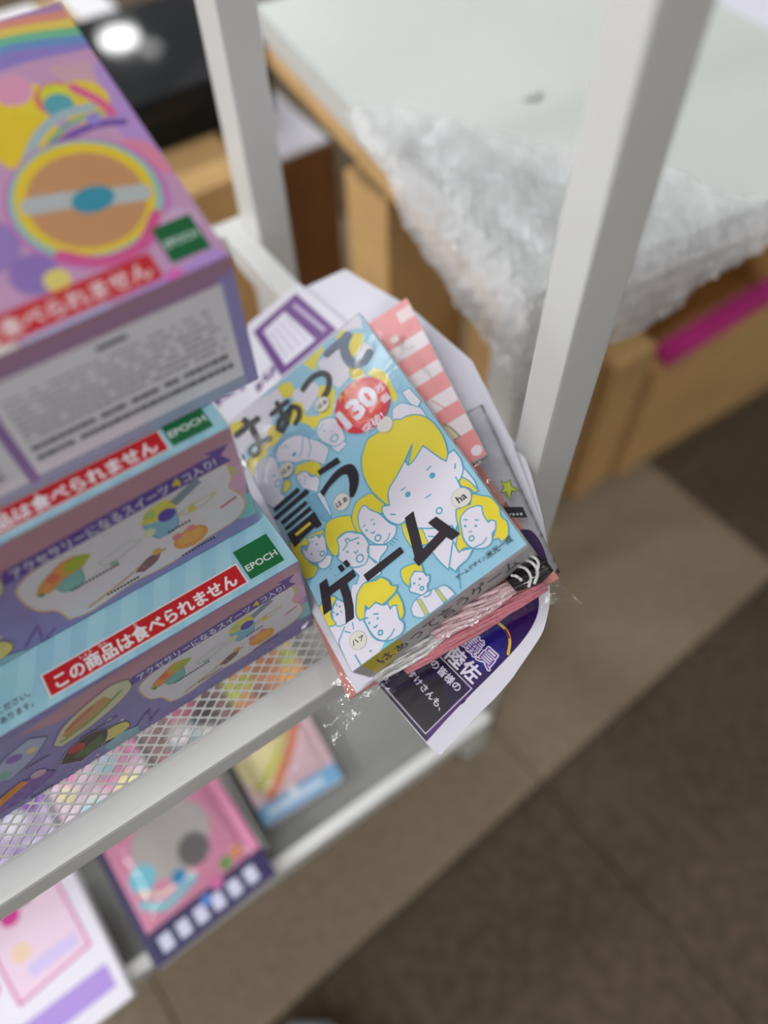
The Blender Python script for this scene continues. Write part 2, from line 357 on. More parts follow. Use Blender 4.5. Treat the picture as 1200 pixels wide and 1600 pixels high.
# ------------------------------------------------------------------ cover artwork, in millimetres on the box lid
COVER = [
    ('F','W',[(1.0,-2.4),(30.3,1.2),(42.8,3.8),(41.6,15.2),(29.6,21.1),(21.7,27.9),(7.9,24.4),(-1.2,30.0),(0.2,17.4)],0,1),
    ('F','Y',[(-0.0,-0.2),(11.8,4.6),(10.1,10.2),(2.9,11.7),(-1.1,8.1)],0,1),
    ('F','Y',[(23.7,25.7),(30.6,26.2),(31.9,34.3),(26.1,38.8),(17.9,37.3),(13.4,41.0),(6.4,42.5),(-3.5,42.4),(-2.5,34.6),(3.3,34.0),(11.6,35.5)],0,1),
    ('F','Y',[(42.2,3.2),(46.1,2.7),(51.7,6.1),(51.8,14.6),(47.3,16.5),(42.7,13.1)],0,1),
    ('F','W',[(51.2,14.1),(64.7,18.9),(65.8,25.2),(61.4,30.1),(51.2,34.5),(49.0,25.3),(47.5,17.7)],0,1),
    ('F','Y',[(46.1,20.5),(51.1,26.3),(49.3,36.6),(52.2,39.3),(56.8,43.6),(62.0,30.6),(66.7,25.1),(73.2,29.3),(72.2,37.5),(65.4,46.8),(61.9,48.5),(55.8,45.6),(51.6,48.5),(48.0,47.2),(46.2,40.6),(43.0,36.7),(38.2,34.2),(37.9,25.9)],0,1),
    ('F','W',[(73.6,8.8),(83.7,8.3),(91.7,8.0),(91.5,16.4),(88.7,26.2),(85.7,34.5),(76.2,36.3),(73.3,27.4),(76.2,22.0),(73.0,16.7)],0,1),
    ('F','Y',[(65.1,1.2),(81.5,0.7),(81.6,4.0),(74.4,7.4),(69.5,13.2),(66.9,6.3)],0,1),
    ('F','Y',[(91.0,2.9),(99.7,-0.1),(99.3,3.9),(92.9,5.9)],0,1),
    ('F','Y',[(97.7,13.1),(103.3,9.2),(107.2,14.5),(103.8,20.6),(95.9,24.1),(91.8,25.2),(93.7,18.7)],0,1),
    ('F','W',[(95.9,24.1),(104.7,20.5),(107.6,28.8),(102.8,34.3),(98.1,33.6)],0,1),
    ('F','Y',[(88.1,28.7),(94.1,34.7),(93.7,41.5),(85.7,37.6)],0,1),
    ('F','Y',[(95.5,41.2),(101.6,42.2),(105.0,50.7),(104.2,57.8),(103.6,66.9),(100.7,71.8),(99.2,70.3),(98.9,52.6)],0,1),
    ('F','W',[(99.9,-2.1),(109.1,-1.1),(111.6,3.8),(109.2,11.1),(103.3,6.0),(98.3,4.0)],0,1),
    ('F','Y',[(-1.5,38.4),(5.2,39.5),(0.0,48.2),(-1.3,56.4),(-3.8,52.4),(-3.2,43.6)],0,1),
    ('F','Y',[(-1.0,61.2),(0.5,70.6),(-1.1,75.5),(-2.0,68.6),(-2.6,62.6)],0,1),
    ('F','W',[(7.1,41.1),(14.7,42.1),(18.3,47.2),(17.5,55.9),(16.6,64.4),(11.6,69.2),(12.7,75.5),(3.2,77.3),(-0.1,70.1),(-0.4,60.0),(-0.0,50.1),(2.6,44.8)],0.62,1),
    ('D','L',(7.2,53.5),0.8),
    ('D','L',(12.5,57.1),0.8),
    ('O','L',(12.5,63.6),2.6,0.7),
    ('F','E',[(19.1,42.1),(24.9,37.7),(32.1,37.4),(39.5,40.3),(43.9,38.5),(47.9,44.1),(49.0,51.9),(46.8,52.8),(44.1,51.3),(38.9,44.6),(32.3,40.5),(24.7,41.5),(20.9,45.6)],0,1),
    ('F','W',[(20.2,45.1),(24.7,41.5),(31.9,41.2),(38.9,44.6),(43.8,51.9),(48.5,59.1),(51.1,67.0),(47.8,71.4),(43.4,74.9),(39.0,67.4),(33.2,62.2),(29.0,60.4),(23.4,54.5),(18.2,50.9)],0.62,1),
    ('S','L',0.6,[(40.6,48.1),(36.9,54.3),(32.5,58.8)]),
    ('S','L',0.6,[(43.2,51.4),(41.6,58.5),(37.1,62.9)]),
    ('D','L',(30.5,54.2),1.5),
    ('S','L',0.5,[(25.9,44.4),(28.4,44.7),(28.9,47.1)]),
    ('F','W',[(52.5,67.4),(60.1,68.7),(62.4,73.5),(54.4,74.6)],0.62,1),
    ('F','W',[(50.2,51.1),(55.1,46.9),(60.7,49.2),(64.3,53.5),(64.3,64.1),(62.7,70.1),(56.2,69.8),(52.1,65.1),(49.2,57.8)],0.62,1),
    ('O','L',(57.4,64.2),2.8,0.8),
    ('S','L',0.5,[(51.4,52.2),(56.6,50.3)]),
    ('S','L',0.5,[(57.3,58.6),(59.0,59.2)]),
    ('D','L',(54.2,54.8),0.6),
    ('F','E',[(24.8,84.8),(29.5,87.0),(31.3,106.4),(28.6,110.0),(25.6,103.5),(23.3,93.9)],0.62,1),
    ('F','Y',[(17.2,64.9),(20.2,67.5),(19.2,71.1),(14.6,73.5),(12.2,71.5)],0.62,1),
    ('F','Y',[(24.5,66.6),(27.1,62.4),(33.1,64.0),(39.0,67.4),(41.5,72.3),(40.4,76.7),(36.9,80.9),(35.9,76.5),(33.9,75.6),(32.5,71.7),(29.4,68.0),(26.0,67.9)],0.4,1),
    ('F','W',[(24.5,68.4),(29.9,68.6),(31.9,71.2),(33.0,75.7),(36.2,77.6),(36.2,82.1),(31.3,87.6),(27.7,82.4),(24.7,78.5),(24.3,74.5)],0.62,1),
    ('F','W',[(30.6,87.9),(34.5,88.5),(33.8,95.8),(32.5,105.7),(31.3,106.4),(30.8,98.4)],0.62,1),
    ('D','L',(29.3,73.0),0.5),
    ('D','L',(28.6,75.1),0.5),
    ('D','L',(27.4,76.7),0.5),
    ('D','L',(25.9,72.3),0.5),
    ('D','L',(25.3,75.0),0.5),
    ('F','W',[(42.0,136.8),(51.4,144.2),(50.1,146.3),(43.5,148.8),(40.6,156.3),(33.7,154.1),(34.6,145.8)],0.75,1),
    ('F','Y',[(41.7,116.6),(45.4,112.1),(49.5,109.7),(54.9,110.0),(58.9,111.3),(60.6,116.5),(62.3,122.8),(57.9,126.5),(55.4,122.8),(53.1,118.5),(51.5,114.7),(47.7,115.7),(44.3,120.3),(43.0,128.2),(40.2,126.3),(40.3,121.2)],0.7,1),
    ('F','W',[(45.6,118.1),(49.7,114.9),(52.5,115.5),(53.4,119.5),(55.4,122.8),(57.2,126.3),(58.9,133.8),(61.6,138.3),(58.6,142.2),(53.3,143.4),(48.9,141.9),(45.2,137.8),(43.2,130.7),(43.0,124.1)],0.7,1),
    ('O','L',(49.0,137.2),2.2,0.9),
    ('D','L',(45.6,129.0),0.7),
    ('D','L',(51.2,128.7),0.7),
    ('S','L',0.6,[(44.8,125.7),(46.5,125.5)]),
    ('S','L',0.6,[(50.5,125.5),(52.2,125.9)]),
    ('S','L',0.7,[(47.3,131.8),(48.3,133.2),(49.5,132.5)]),
    ('S','L',0.7,[(56.1,139.4),(53.7,141.4),(50.4,141.9)]),
    ('S','L',0.6,[(53.1,144.4),(54.0,146.7)]),
    ('S','L',0.6,[(55.0,144.0),(55.9,146.3)]),
    ('S','L',0.6,[(56.9,143.7),(57.8,145.9)]),
    ('F','W',[(27.6,141.9),(32.2,144.7),(39.1,143.1),(41.5,149.5),(40.6,156.3),(31.4,155.4),(25.0,152.0),(29.0,149.0),(27.8,144.3)],0.75,1),
    ('F','W',[(27.7,122.0),(30.3,121.6),(35.5,122.1),(40.0,126.6),(42.4,129.3),(42.9,135.2),(40.7,140.4),(36.6,145.0),(32.2,144.7),(27.6,141.9),(24.4,136.4),(22.7,131.1),(24.7,130.3)],0.75,1),
    ('F','Y',[(24.8,111.1),(27.8,108.5),(34.4,109.7),(42.1,114.4),(40.6,120.6),(40.4,126.0),(35.6,121.8),(30.6,121.0),(27.8,121.7),(27.1,125.9),(23.8,130.5),(21.6,128.7),(20.9,122.7),(22.0,116.2)],0.7,1),
    ('S','L',0.8,[(28.1,129.8),(32.1,128.2),(32.2,125.2),(34.0,125.6),(34.0,127.7),(39.6,129.4)]),
    ('O','L',(34.3,140.6),2.6,0.9),
    ('D','L',(37.6,132.2),0.8),
    ('D','L',(29.8,132.4),0.8),
    ('S','L',0.8,[(33.3,135.1),(33.8,136.5),(35.5,135.7)]),
    ('S','L',0.7,[(42.8,136.7),(39.9,139.8),(39.8,142.1),(36.6,145.0)]),
    ('S','L',0.7,[(39.5,142.6),(40.5,148.7)]),
    ('F','W',[(11.4,125.6),(18.0,125.2),(20.9,128.6),(17.0,132.2),(12.8,131.8),(10.5,128.8)],0.75,1),
    ('F','Y',[(1.5,102.4),(7.0,107.7),(11.5,107.1),(15.8,108.1),(24.2,110.6),(22.6,114.3),(19.0,111.4),(14.9,109.8),(10.8,113.1),(7.3,110.3),(5.5,113.8),(6.9,120.5),(7.7,123.5),(10.5,128.8),(5.8,131.6),(1.5,130.6),(-1.4,128.5),(-0.4,114.1)],0.75,1),
    ('F','W',[(7.3,110.3),(8.6,115.0),(12.6,112.0),(12.1,107.5),(15.3,110.5),(18.1,109.9),(19.3,113.7),(21.9,112.0),(22.0,116.2),(20.4,120.7),(19.2,124.5),(14.8,126.7),(9.4,124.8),(6.9,120.5),(6.0,115.9)],0.75,1),
    ('O','L',(16.3,123.1),1.9,0.8),
    ('D','L',(10.3,119.0),0.7),
    ('D','L',(16.1,115.9),0.7),
    ('S','L',0.6,[(13.7,112.9),(14.7,112.5)]),
    ('S','L',0.6,[(14.4,120.3),(15.0,120.0)]),
    ('D','L',(16.4,134.7),0.5),
    ('D','L',(16.8,139.7),0.5),
    ('F','W',[(95.8,74.7),(102.1,75.0),(106.4,81.0),(109.7,85.9),(109.9,94.4),(106.5,91.2),(99.2,85.2),(96.2,84.8),(92.3,80.7)],0.62,1),
    ('F','B',[(104.2,57.8),(109.1,61.7),(107.1,66.5),(103.1,66.4)],0,1),
    ('F','W',[(106.2,69.4),(111.1,70.4),(112.3,82.9),(108.7,85.0),(106.1,78.8)],0.62,1),
    ('F','W',[(106.5,138.3),(109.8,134.7),(110.4,145.6),(108.8,151.4),(108.6,147.3)],0.62,1),
    ('F','W',[(68.1,117.4),(77.6,112.5),(85.4,108.2),(85.4,112.1),(89.5,111.8),(98.6,107.9),(102.2,120.5),(104.1,125.2),(107.3,122.5),(111.2,122.6),(111.3,129.4),(109.2,135.7),(105.6,139.1),(103.4,139.7),(102.4,143.6),(98.0,151.7),(90.8,159.6),(84.7,163.8),(71.5,156.2),(64.2,148.9),(66.9,139.4),(62.9,138.6),(59.1,132.3),(58.8,125.6),(60.6,123.1),(64.4,125.0)],0.85,1),
    ('F','Y',[(64.1,89.5),(67.6,85.4),(74.1,80.4),(80.9,81.1),(92.8,81.2),(96.6,84.2),(99.5,84.6),(104.2,87.3),(108.6,92.7),(110.9,101.5),(110.6,111.8),(107.4,121.7),(104.1,125.2),(102.2,120.5),(98.6,107.9),(89.5,111.8),(85.4,112.1),(94.4,102.3),(85.4,108.2),(77.6,112.5),(68.1,117.4),(64.4,125.0),(62.8,123.3),(59.9,110.9),(60.5,98.6)],0.85,1),
    ('D','L',(93.4,127.0),1.8),
    ('D','L',(76.3,127.0),1.75),
    ('S','L',0.8,[(92.6,122.2),(95.5,121.7)]),
    ('S','L',0.8,[(74.4,122.3),(77.0,122.4)]),
    ('S','L',0.8,[(83.6,135.7),(86.8,135.9)]),
    ('O','L',(85.8,147.1),2.1,0.85),
    ('S','L',0.8,[(107.3,130.2),(105.7,132.3)]),
    ('S','L',0.7,[(103.4,136.8),(102.6,143.0)]),
    ('S','L',0.8,[(62.1,130.4),(64.3,132.2)]),
    ('F','W',[(70.8,147.7),(77.7,153.2),(87.1,158.9),(86.4,168.8),(80.8,171.1),(72.6,178.1),(70.8,169.1),(70.4,159.2)],0.85,1),
    ('F','Y',[(64.5,139.1),(66.8,140.2),(64.3,151.3),(63.1,157.5),(62.2,152.3),(62.6,145.4)],0.62,1),
    ('F','Y',[(70.7,148.0),(72.5,149.8),(71.7,156.4),(71.2,159.1),(67.8,157.5)],0.62,1),
    ('S','L',0.7,[(73.4,155.5),(78.0,159.6)]),
    ('F','W',[(73.8,177.2),(83.1,166.2),(82.4,173.0),(89.8,176.6),(84.4,179.6),(77.8,180.3),(75.5,181.7)],0.85,1),
    ('S','L',0.5,[(77.8,180.3),(72.7,190.5)]),
    ('F','Y',[(103.5,140.1),(106.2,139.2),(108.2,144.6),(109.1,152.0),(106.6,151.5),(105.8,147.3),(103.2,143.5)],0.75,1),
    ('F','Y',[(93.7,152.8),(101.4,155.3),(105.5,151.0),(109.0,155.4),(112.1,159.2),(112.9,166.4),(110.9,171.5),(111.7,176.5),(108.6,182.1),(106.5,183.3),(103.1,183.4),(103.4,180.8),(100.3,179.4),(104.9,175.5),(107.1,172.1),(105.2,169.8),(103.2,169.7),(104.0,164.3),(105.8,160.4),(103.6,158.3),(98.4,156.7),(93.0,158.4),(90.3,163.8),(88.1,169.4),(88.4,175.5),(86.1,173.7),(82.5,173.9),(83.0,169.8),(86.0,166.2),(89.2,162.8),(91.2,156.9)],0.75,1),
    ('F','W',[(93.0,158.4),(98.4,156.7),(103.6,158.3),(105.8,160.4),(103.9,165.0),(103.7,170.1),(105.7,170.1),(107.1,172.1),(104.9,175.5),(102.3,176.3),(99.6,180.0),(95.4,180.7),(90.6,177.6),(88.6,174.2),(88.4,169.0),(90.3,163.8)],0.75,1),
    ('S','L',0.8,[(94.1,160.4),(95.4,161.6)]),
    ('S','L',0.8,[(98.9,164.4),(100.0,165.5)]),
    ('D','L',(92.7,163.8),0.75),
    ('D','L',(97.4,167.4),0.75),
    ('S','L',0.6,[(92.6,167.8),(94.1,168.6)]),
    ('O','L',(91.9,171.7),1.75,0.8),
    ('S','L',0.7,[(98.4,176.5),(94.9,177.7),(90.7,176.8)]),
    ('F','W',[(50.7,180.5),(59.6,181.5),(61.4,182.1),(67.0,184.2),(69.1,191.3),(49.9,191.7),(44.0,187.5),(45.3,182.9)],0.62,1),
    ('F','G',[(50.0,181.0),(52.2,182.1),(52.0,191.1),(49.7,190.9)],0.4,0),
    ('F','G',[(61.0,182.6),(62.9,183.2),(63.7,191.3),(61.4,191.1)],0.4,0),
    ('F','W',[(52.8,169.2),(56.9,167.2),(60.7,170.5),(61.1,173.3),(62.8,173.9),(61.1,176.9),(59.2,177.6),(57.6,180.7),(53.8,180.7),(51.3,177.8),(49.2,175.2),(49.6,173.3),(51.0,172.9)],0.75,1),
    ('F','Y',[(49.8,163.3),(52.3,161.5),(58.6,163.1),(62.1,166.8),(60.9,170.6),(57.0,167.0),(53.3,168.9),(50.2,173.0),(48.9,168.5)],0.75,1),
    ('D','L',(57.3,172.6),0.75),
    ('D','L',(53.4,172.7),0.75),
    ('O','L',(55.6,177.6),1.4,0.9),
    ('S','L',0.6,[(54.7,175.1),(55.7,175.1)]),
    ('S','L',0.8,[(59.6,181.5),(57.2,183.2),(54.2,182.3)]),
    ('F','W',[(23.1,151.4),(32.4,155.0),(23.7,157.0),(19.7,161.4),(17.4,166.9),(19.9,174.4),(15.6,174.2),(14.5,164.1),(20.5,154.7)],0.0,1),
    ('F','W',[(-1.1,162.0),(7.8,166.6),(15.7,168.6),(19.4,172.6),(19.8,184.8),(23.9,189.0),(19.0,192.4),(8.7,194.0),(-0.6,192.5),(-0.5,184.4),(-0.7,172.6)],0.0,1),
    ('S','L',0.8,[(7.8,168.7),(3.9,171.6),(0.6,174.9),(-0.3,185.3)]),
    ('S','L',0.9,[(5.8,185.7),(6.1,192.3)]),
    ('S','L',0.7,[(6.9,170.9),(9.2,173.5)]),
    ('S','L',0.7,[(13.0,169.5),(11.8,172.9)]),
    ('D','L',(14.5,188.9),0.7),
    ('F','W',[(4.9,158.0),(7.2,155.2),(11.4,152.4),(14.3,157.5),(13.6,164.2),(9.5,167.7),(5.0,166.3),(4.0,163.1)],0.62,1),
    ('F','Y',[(-1.4,150.4),(4.2,147.9),(9.8,149.0),(11.4,151.7),(6.6,154.8),(3.8,158.6),(4.4,163.8),(2.4,164.1),(-0.9,161.8),(-2.0,155.2)],0.75,1),
    ('S','L',0.7,[(9.7,154.5),(9.6,155.7)]),
    ('D','L',(10.8,157.1),0.7),
    ('S','L',0.7,[(6.2,157.1),(6.2,158.2)]),
    ('D','L',(7.5,159.9),0.9),
    ('S','L',0.7,[(10.2,159.6),(10.3,160.7)]),
    ('F','C',[(18.2,192.5),(24.4,189.3),(27.2,191.9),(20.8,192.9)],0,1),
    ('F','Y',[(43.1,171.0),(42.5,178.0),(40.2,183.4),(37.0,184.9),(37.7,178.8),(35.8,176.0),(34.6,172.3)],0.75,1),
    ('F','W',[(19.4,171.9),(23.3,168.3),(29.4,168.1),(32.4,171.7),(35.4,172.9),(35.2,176.3),(37.5,175.5),(39.2,177.0),(38.1,179.7),(36.9,183.8),(37.6,187.7),(34.7,191.1),(29.0,191.2),(24.3,189.4),(20.8,185.5),(19.4,180.4),(19.3,175.4)],0.85,1),
    ('F','Y',[(20.6,160.6),(23.7,157.0),(29.5,154.7),(35.5,157.3),(39.5,158.1),(42.1,162.6),(42.2,165.6),(45.0,167.7),(43.0,169.8),(40.3,170.7),(37.1,171.2),(32.4,171.7),(29.8,168.0),(24.9,168.8),(23.9,165.9),(20.2,171.8),(17.3,171.1),(17.1,166.8)],0.85,1),
    ('S','L',0.9,[(25.8,173.0),(28.0,174.3)]),
    ('S','L',0.9,[(20.3,172.3),(21.8,172.4)]),
    ('D','L',(26.6,176.4),0.7),
    ('D','L',(21.2,175.6),0.7),
    ('S','L',0.9,[(22.4,178.9),(23.1,179.8),(24.4,179.3)]),
    ('O','L',(24.1,183.9),1.7,1.0),
    ('S','L',0.8,[(31.7,186.9),(28.3,188.7),(24.5,189.2)]),
    ('S','L',0.9,[(19.4,172.6),(19.1,180.8),(20.6,186.0),(24.3,189.4)]),
    ('F','K',[(6.3,137.9),(11.7,137.9),(10.6,143.2),(27.8,143.6),(27.6,148.0),(20.9,148.4),(19.9,155.7),(18.1,161.7),(15.1,167.8),(9.3,167.6),(12.6,160.6),(14.7,154.1),(15.7,148.1),(9.1,148.1),(6.1,155.5),(0.3,155.4)],0,0),
    ('F','K',[(20.5,136.3),(23.3,136.3),(23.9,140.6),(20.9,140.7)],0,0),
    ('F','K',[(24.5,136.1),(27.3,136.2),(27.8,140.5),(25.1,140.6)],0,0),
    ('F','K',[(31.4,150.4),(57.2,150.2),(57.5,154.3),(31.6,155.3)],0,0),
    ('F','K',[(67.8,137.8),(73.9,137.7),(67.2,159.7),(79.5,157.3),(77.1,148.9),(82.7,148.9),(88.4,165.8),(82.7,165.9),(81.2,162.5),(60.3,166.4),(59.7,161.3),(61.1,160.2)],0,0),
    ('F','K',[(2.3,76.6),(22.4,75.8),(22.8,79.1),(2.4,79.7)],0,0),
    ('F','K',[(-0.1,82.1),(26.6,80.5),(27.5,84.4),(0.7,84.9)],0,0),
    ('F','K',[(2.6,87.7),(22.8,87.0),(22.9,90.0),(3.2,90.8)],0,0),
    ('F','K',[(2.8,93.0),(23.1,92.0),(23.4,95.3),(3.3,95.5)],0,0),
    ('F','K',[(2.7,97.6),(24.1,97.1),(24.6,107.6),(20.5,107.7),(20.1,106.1),(8.2,107.0),(7.3,107.9),(3.3,108.5)],0,0),
    ('F','Y',[(7.1,101.1),(18.8,100.9),(19.1,102.7),(7.7,103.2)],0,0),
    ('F','K',[(37.9,75.5),(52.8,76.8),(53.0,81.4),(38.1,79.4)],0,0),
    ('F','K',[(33.0,89.0),(40.8,86.0),(48.4,84.1),(55.2,85.2),(58.8,88.8),(58.4,95.9),(54.6,102.1),(49.2,106.1),(47.2,105.3),(48.6,101.3),(51.5,96.1),(52.7,91.0),(49.7,89.2),(43.8,89.5),(38.2,90.8),(33.7,93.1)],0,1),
    ('S','K',4.3,[(2.9,11.7),(12.9,12.2),(20.5,12.7)]),
    ('S','K',4.5,[(12.3,6.6),(14.3,15.1),(14.4,24.2),(14.2,31.0)]),
    ('O','K',(9.3,31.3),5.2,3.4),
    ('S','K',4.1,[(13.3,30.2),(16.8,30.4),(21.1,31.8)]),
    ('S','K',4.5,[(-1.2,29.0),(-1.1,36.0)]),
    ('S','K',3.2,[(30.5,17.4),(37.9,17.2),(43.9,17.8)]),
    ('S','K',3.3,[(37.3,13.1),(36.5,23.6),(36.4,31.5)]),
    ('S','K',3.3,[(43.9,23.0),(38.1,29.1),(31.3,33.7),(29.7,30.3),(32.6,25.9),(39.6,24.5),(45.1,24.1),(47.4,28.3),(45.7,33.2),(41.2,36.0)]),
    ('S','K',3.7,[(56.6,18.3),(64.6,15.7),(71.6,17.6),(74.5,22.9),(72.6,28.7),(68.3,32.7),(64.3,34.4)]),
    ('S','V',5.2,[(81.8,8.5),(91.0,7.8),(99.1,8.1)]),  # black glyph in greyed ink, the glare over it painted in
    ('S','V',6.0,[(98.3,7.3),(94.2,10.6),(91.2,19.3),(91.1,26.5),(93.6,31.1),(98.9,32.3),(103.4,30.2)]),
    ('D','U',(21.3,60.0),5.2),
    ('N','K',(21.3,60.0),5.2),
    ('X','K','はぁ',(21.3,60.0),4.2,0,0.02,1),
    ('D','U',(61.9,38.1),5.2),
    ('N','K',(61.9,38.1),5.2),
    ('X','K','はぁ',(61.9,38.1),4.2,0,0.02,1),
    ('D','U',(87.4,80.2),5.2),
    ('N','K',(87.4,80.2),5.2),
    ('D','U',(41.6,103.9),5.3),
    ('N','K',(41.6,103.9),5.3),
    ('X','K','はぁ',(41.6,103.9),4.6,0,0.02,1),
    ('D','U',(99.6,149.1),5.6),
    ('N','K',(99.6,149.1),5.6),
    ('X','K','ha',(99.6,149.1),6.2,0,0.02,1),
    ('D','U',(11.2,179.8),5.0),
    ('N','K',(11.2,179.8),5.0),
    ('X','K','ハァ',(11.2,179.8),4.2,0,0.02,1),
    ('D','R',(82.5,58.4),18.6),
    ('D','Q',(83.8,57.5),14),
    ('X','Y2','大ヒット!!',(83.1,42.3),5.2,8,0.02,1),
    ('X','W','130',(79.8,57.3),20,7,0.05,1.0),
    ('X','W','万',(96.7,57.3),5.8,0,0.03,1),
    ('X','W','個',(96.1,65.6),5.8,0,0.02,1),
    ('X','W','突破!',(82.1,74.1),7.0,4,0.012,1),
    ('X','W','シリーズ累計',(66.4,61.8),1.9,-90,0.01,1),
    ('X','K','ゲームデザイン:',(83.4,184.7),2.7,0,0.018,1.0),
    ('X','K','米光一成',(100.9,184.9),4.0,0,0.015,1.0),
]

# ------------------------------------------------------------------ floor
fl = box('floor', -3.2, 3.8, -2.6, 7.2, -0.03, -0.006, M['carpet_d'])
fl['kind'] = 'structure'
tb = bm_mesh(box_bm(-0.2492, 0.2492, -0.2492, 0.2492, -0.0058, 0.0, 0.0015, 1), 'carpet_tile')
tl, td = tb, tb.copy()
tl.materials.append(M['carpet_l']); td.materials.append(M['carpet_d'])
ta = math.radians(3.5)
for i in range(-4, 3):
    for j in range(-3, 4):
        lx, ly = (i + 0.5) * 0.5, (j + 0.5) * 0.5
        light = i < 0 and j >= 0
        o = link('carpet_tile', tl if light else td, None, fl)
        o.location = (0.778 + lx * math.cos(ta) - ly * math.sin(ta), 0.118 + lx * math.sin(ta) + ly * math.cos(ta), 0)
        o.rotation_euler = (0, 0, ta + (math.pi / 2 if (i + j) % 2 else 0))

M['wall'] = mat('wall_paint', (222, 222, 222), 0.8, 0.2, var=0.03, scale=3)
for (nm, q) in (('wall_back', (-3.3, 3.9, 7.2, 7.3, -0.03, 2.7)), ('wall_front', (-3.3, 3.9, -2.7, -2.6, -0.03, 2.7)), ('wall_left', (-3.3, -3.2, -2.6, 7.2, -0.03, 2.7)), ('wall_right', (3.8, 3.9, -2.6, 7.2, -0.03, 2.7)), ('ceiling', (-3.3, 3.9, -2.7, 7.3, 2.7, 2.75))):
    o = box(nm, *q, M['wall']); o['kind'] = 'structure'
# ------------------------------------------------------------------ white metal rack
rack = thing('display_rack', 'white square-tube metal rack with mesh shelf holding all the boxes', 'shelf', (0, 0, 0))
XL, XR, YF, YB = -0.46, 0.2142, 0.1665, 0.517
for (x0, y0, dp) in ((XR, YF, 0.0215), (XR, YB, 0.036), (XL - 0.03, YF, 0.0215), (XL - 0.03, YB, 0.036)):
    p = box('post', x0, x0 + 0.0308, y0, y0 + dp, 0.006, 1.26, M['paint'], rack, 0.0022)
    box('foot_cap', x0 - 0.001, x0 + 0.0318, y0 - 0.001, y0 + dp + 0.001, 0.0, 0.012, M['grey'], p, 0.002)
box('front_rail', XL - 0.02, XR + 0.003, YF - 0.0195, YF - 0.0003, 0.558, 0.580, M['paint'], rack, 0.0028)
box('rear_rail', XL - 0.02, XR + 0.02, YB + 0.0363, YB + 0.056, 0.558, 0.580, M['paint'], rack, 0.0028)
box('side_bar', XR - 0.0205, XR - 0.0005, YF + 0.0005, YB + 0.028, 0.562, 0.588, M['paint'], rack, 0.002)
box('side_bar', XL + 0.0005, XL + 0.0205, YF + 0.0005, YB + 0.028, 0.562, 0.588, M['paint'], rack, 0.002)
# expanded metal shelf panel
def expanded(x0, x1, y0, y1, lw, sw, st, th):
    bm = bmesh.new(); nx = int((x1 - x0) / lw); ny = int((y1 - y0) / (sw / 2))
    vc = {}
    def V(x, y, z):
        k = (round(x * 1e5), round(y * 1e5), round(z * 1e5))
        if k not in vc: vc[k] = bm.verts.new((x, y, z))
        return vc[k]
    out = [(-.5, 0), (-.25, .25), (0, .5), (.25, .25), (.5, 0), (.25, -.25), (0, -.5), (-.25, -.25)]
    inn = [(-.5 + st * 1.5, 0), (-.27 + st * .2, .25 - st), (0, .5 - st * 1.75), (.27 - st * .2, .25 - st), (.5 - st * 1.5, 0), (.27 - st * .2, -.25 + st), (0, -.5 + st * 1.75), (-.27 + st * .2, -.25 + st)]
    for j in range(ny + 1):
        for i in range(nx + 1):
            cx = x0 + i * lw + (lw / 2 if j % 2 else 0); cy = y0 + j * sw / 2
            if cx - lw / 2 < x0 - 1e-6 or cx + lw / 2 > x1 + 1e-6 or cy - sw / 2 < y0 - 1e-6 or cy + sw / 2 > y1 + 1e-6: continue
            z = [0.0, th * .0]
            O = [V(cx + a * lw, cy + b * sw, 0.0) for a, b in out]; I = [V(cx + a * lw, cy + b * sw, 0.0) for a, b in inn]
            O2 = [V(cx + a * lw, cy + b * sw, -th) for a, b in out]; I2 = [V(cx + a * lw, cy + b * sw, -th) for a, b in inn]
            for k in range(8):
                m = (k + 1) % 8
                bm.faces.new((O[m], O[k], I[k], I[m])); bm.faces.new((I[m], I[k], I2[k], I2[m])); bm.faces.new((O2[k], O2[m], I2[m], I2[k]))
    return bm_mesh(bm, 'mesh_panel')
mp = link('mesh_panel', expanded(-0.3, XR - 0.0205, YF - 0.003, 0.40, 0.0092, 0.0066, 0.075, 0.0009), M['mesh'], rack, Matrix.Translation((0, 0, 0.578)))
mp['kind'] = 'stuff'
# lower shelf tray
box('tray_floor', XL, XR, YF - 0.006, YB + 0.03, 0.196, 0.2, M['grey'], rack)
box('tray_lip', XL - 0.02, XR + 0.003, YF - 0.0195, YF - 0.0063, 0.190, 0.222, M['paint'], rack, 0.0025)
box('tray_lip', XR - 0.012, XR - 0.0003, YF - 0.006, YB + 0.03, 0.2, 0.222, M['paint'], rack, 0.002)
box('tray_lip', XL - 0.02, XR + 0.02, YB + 0.0363, YB + 0.050, 0.190, 0.222, M['paint'], rack, 0.002)

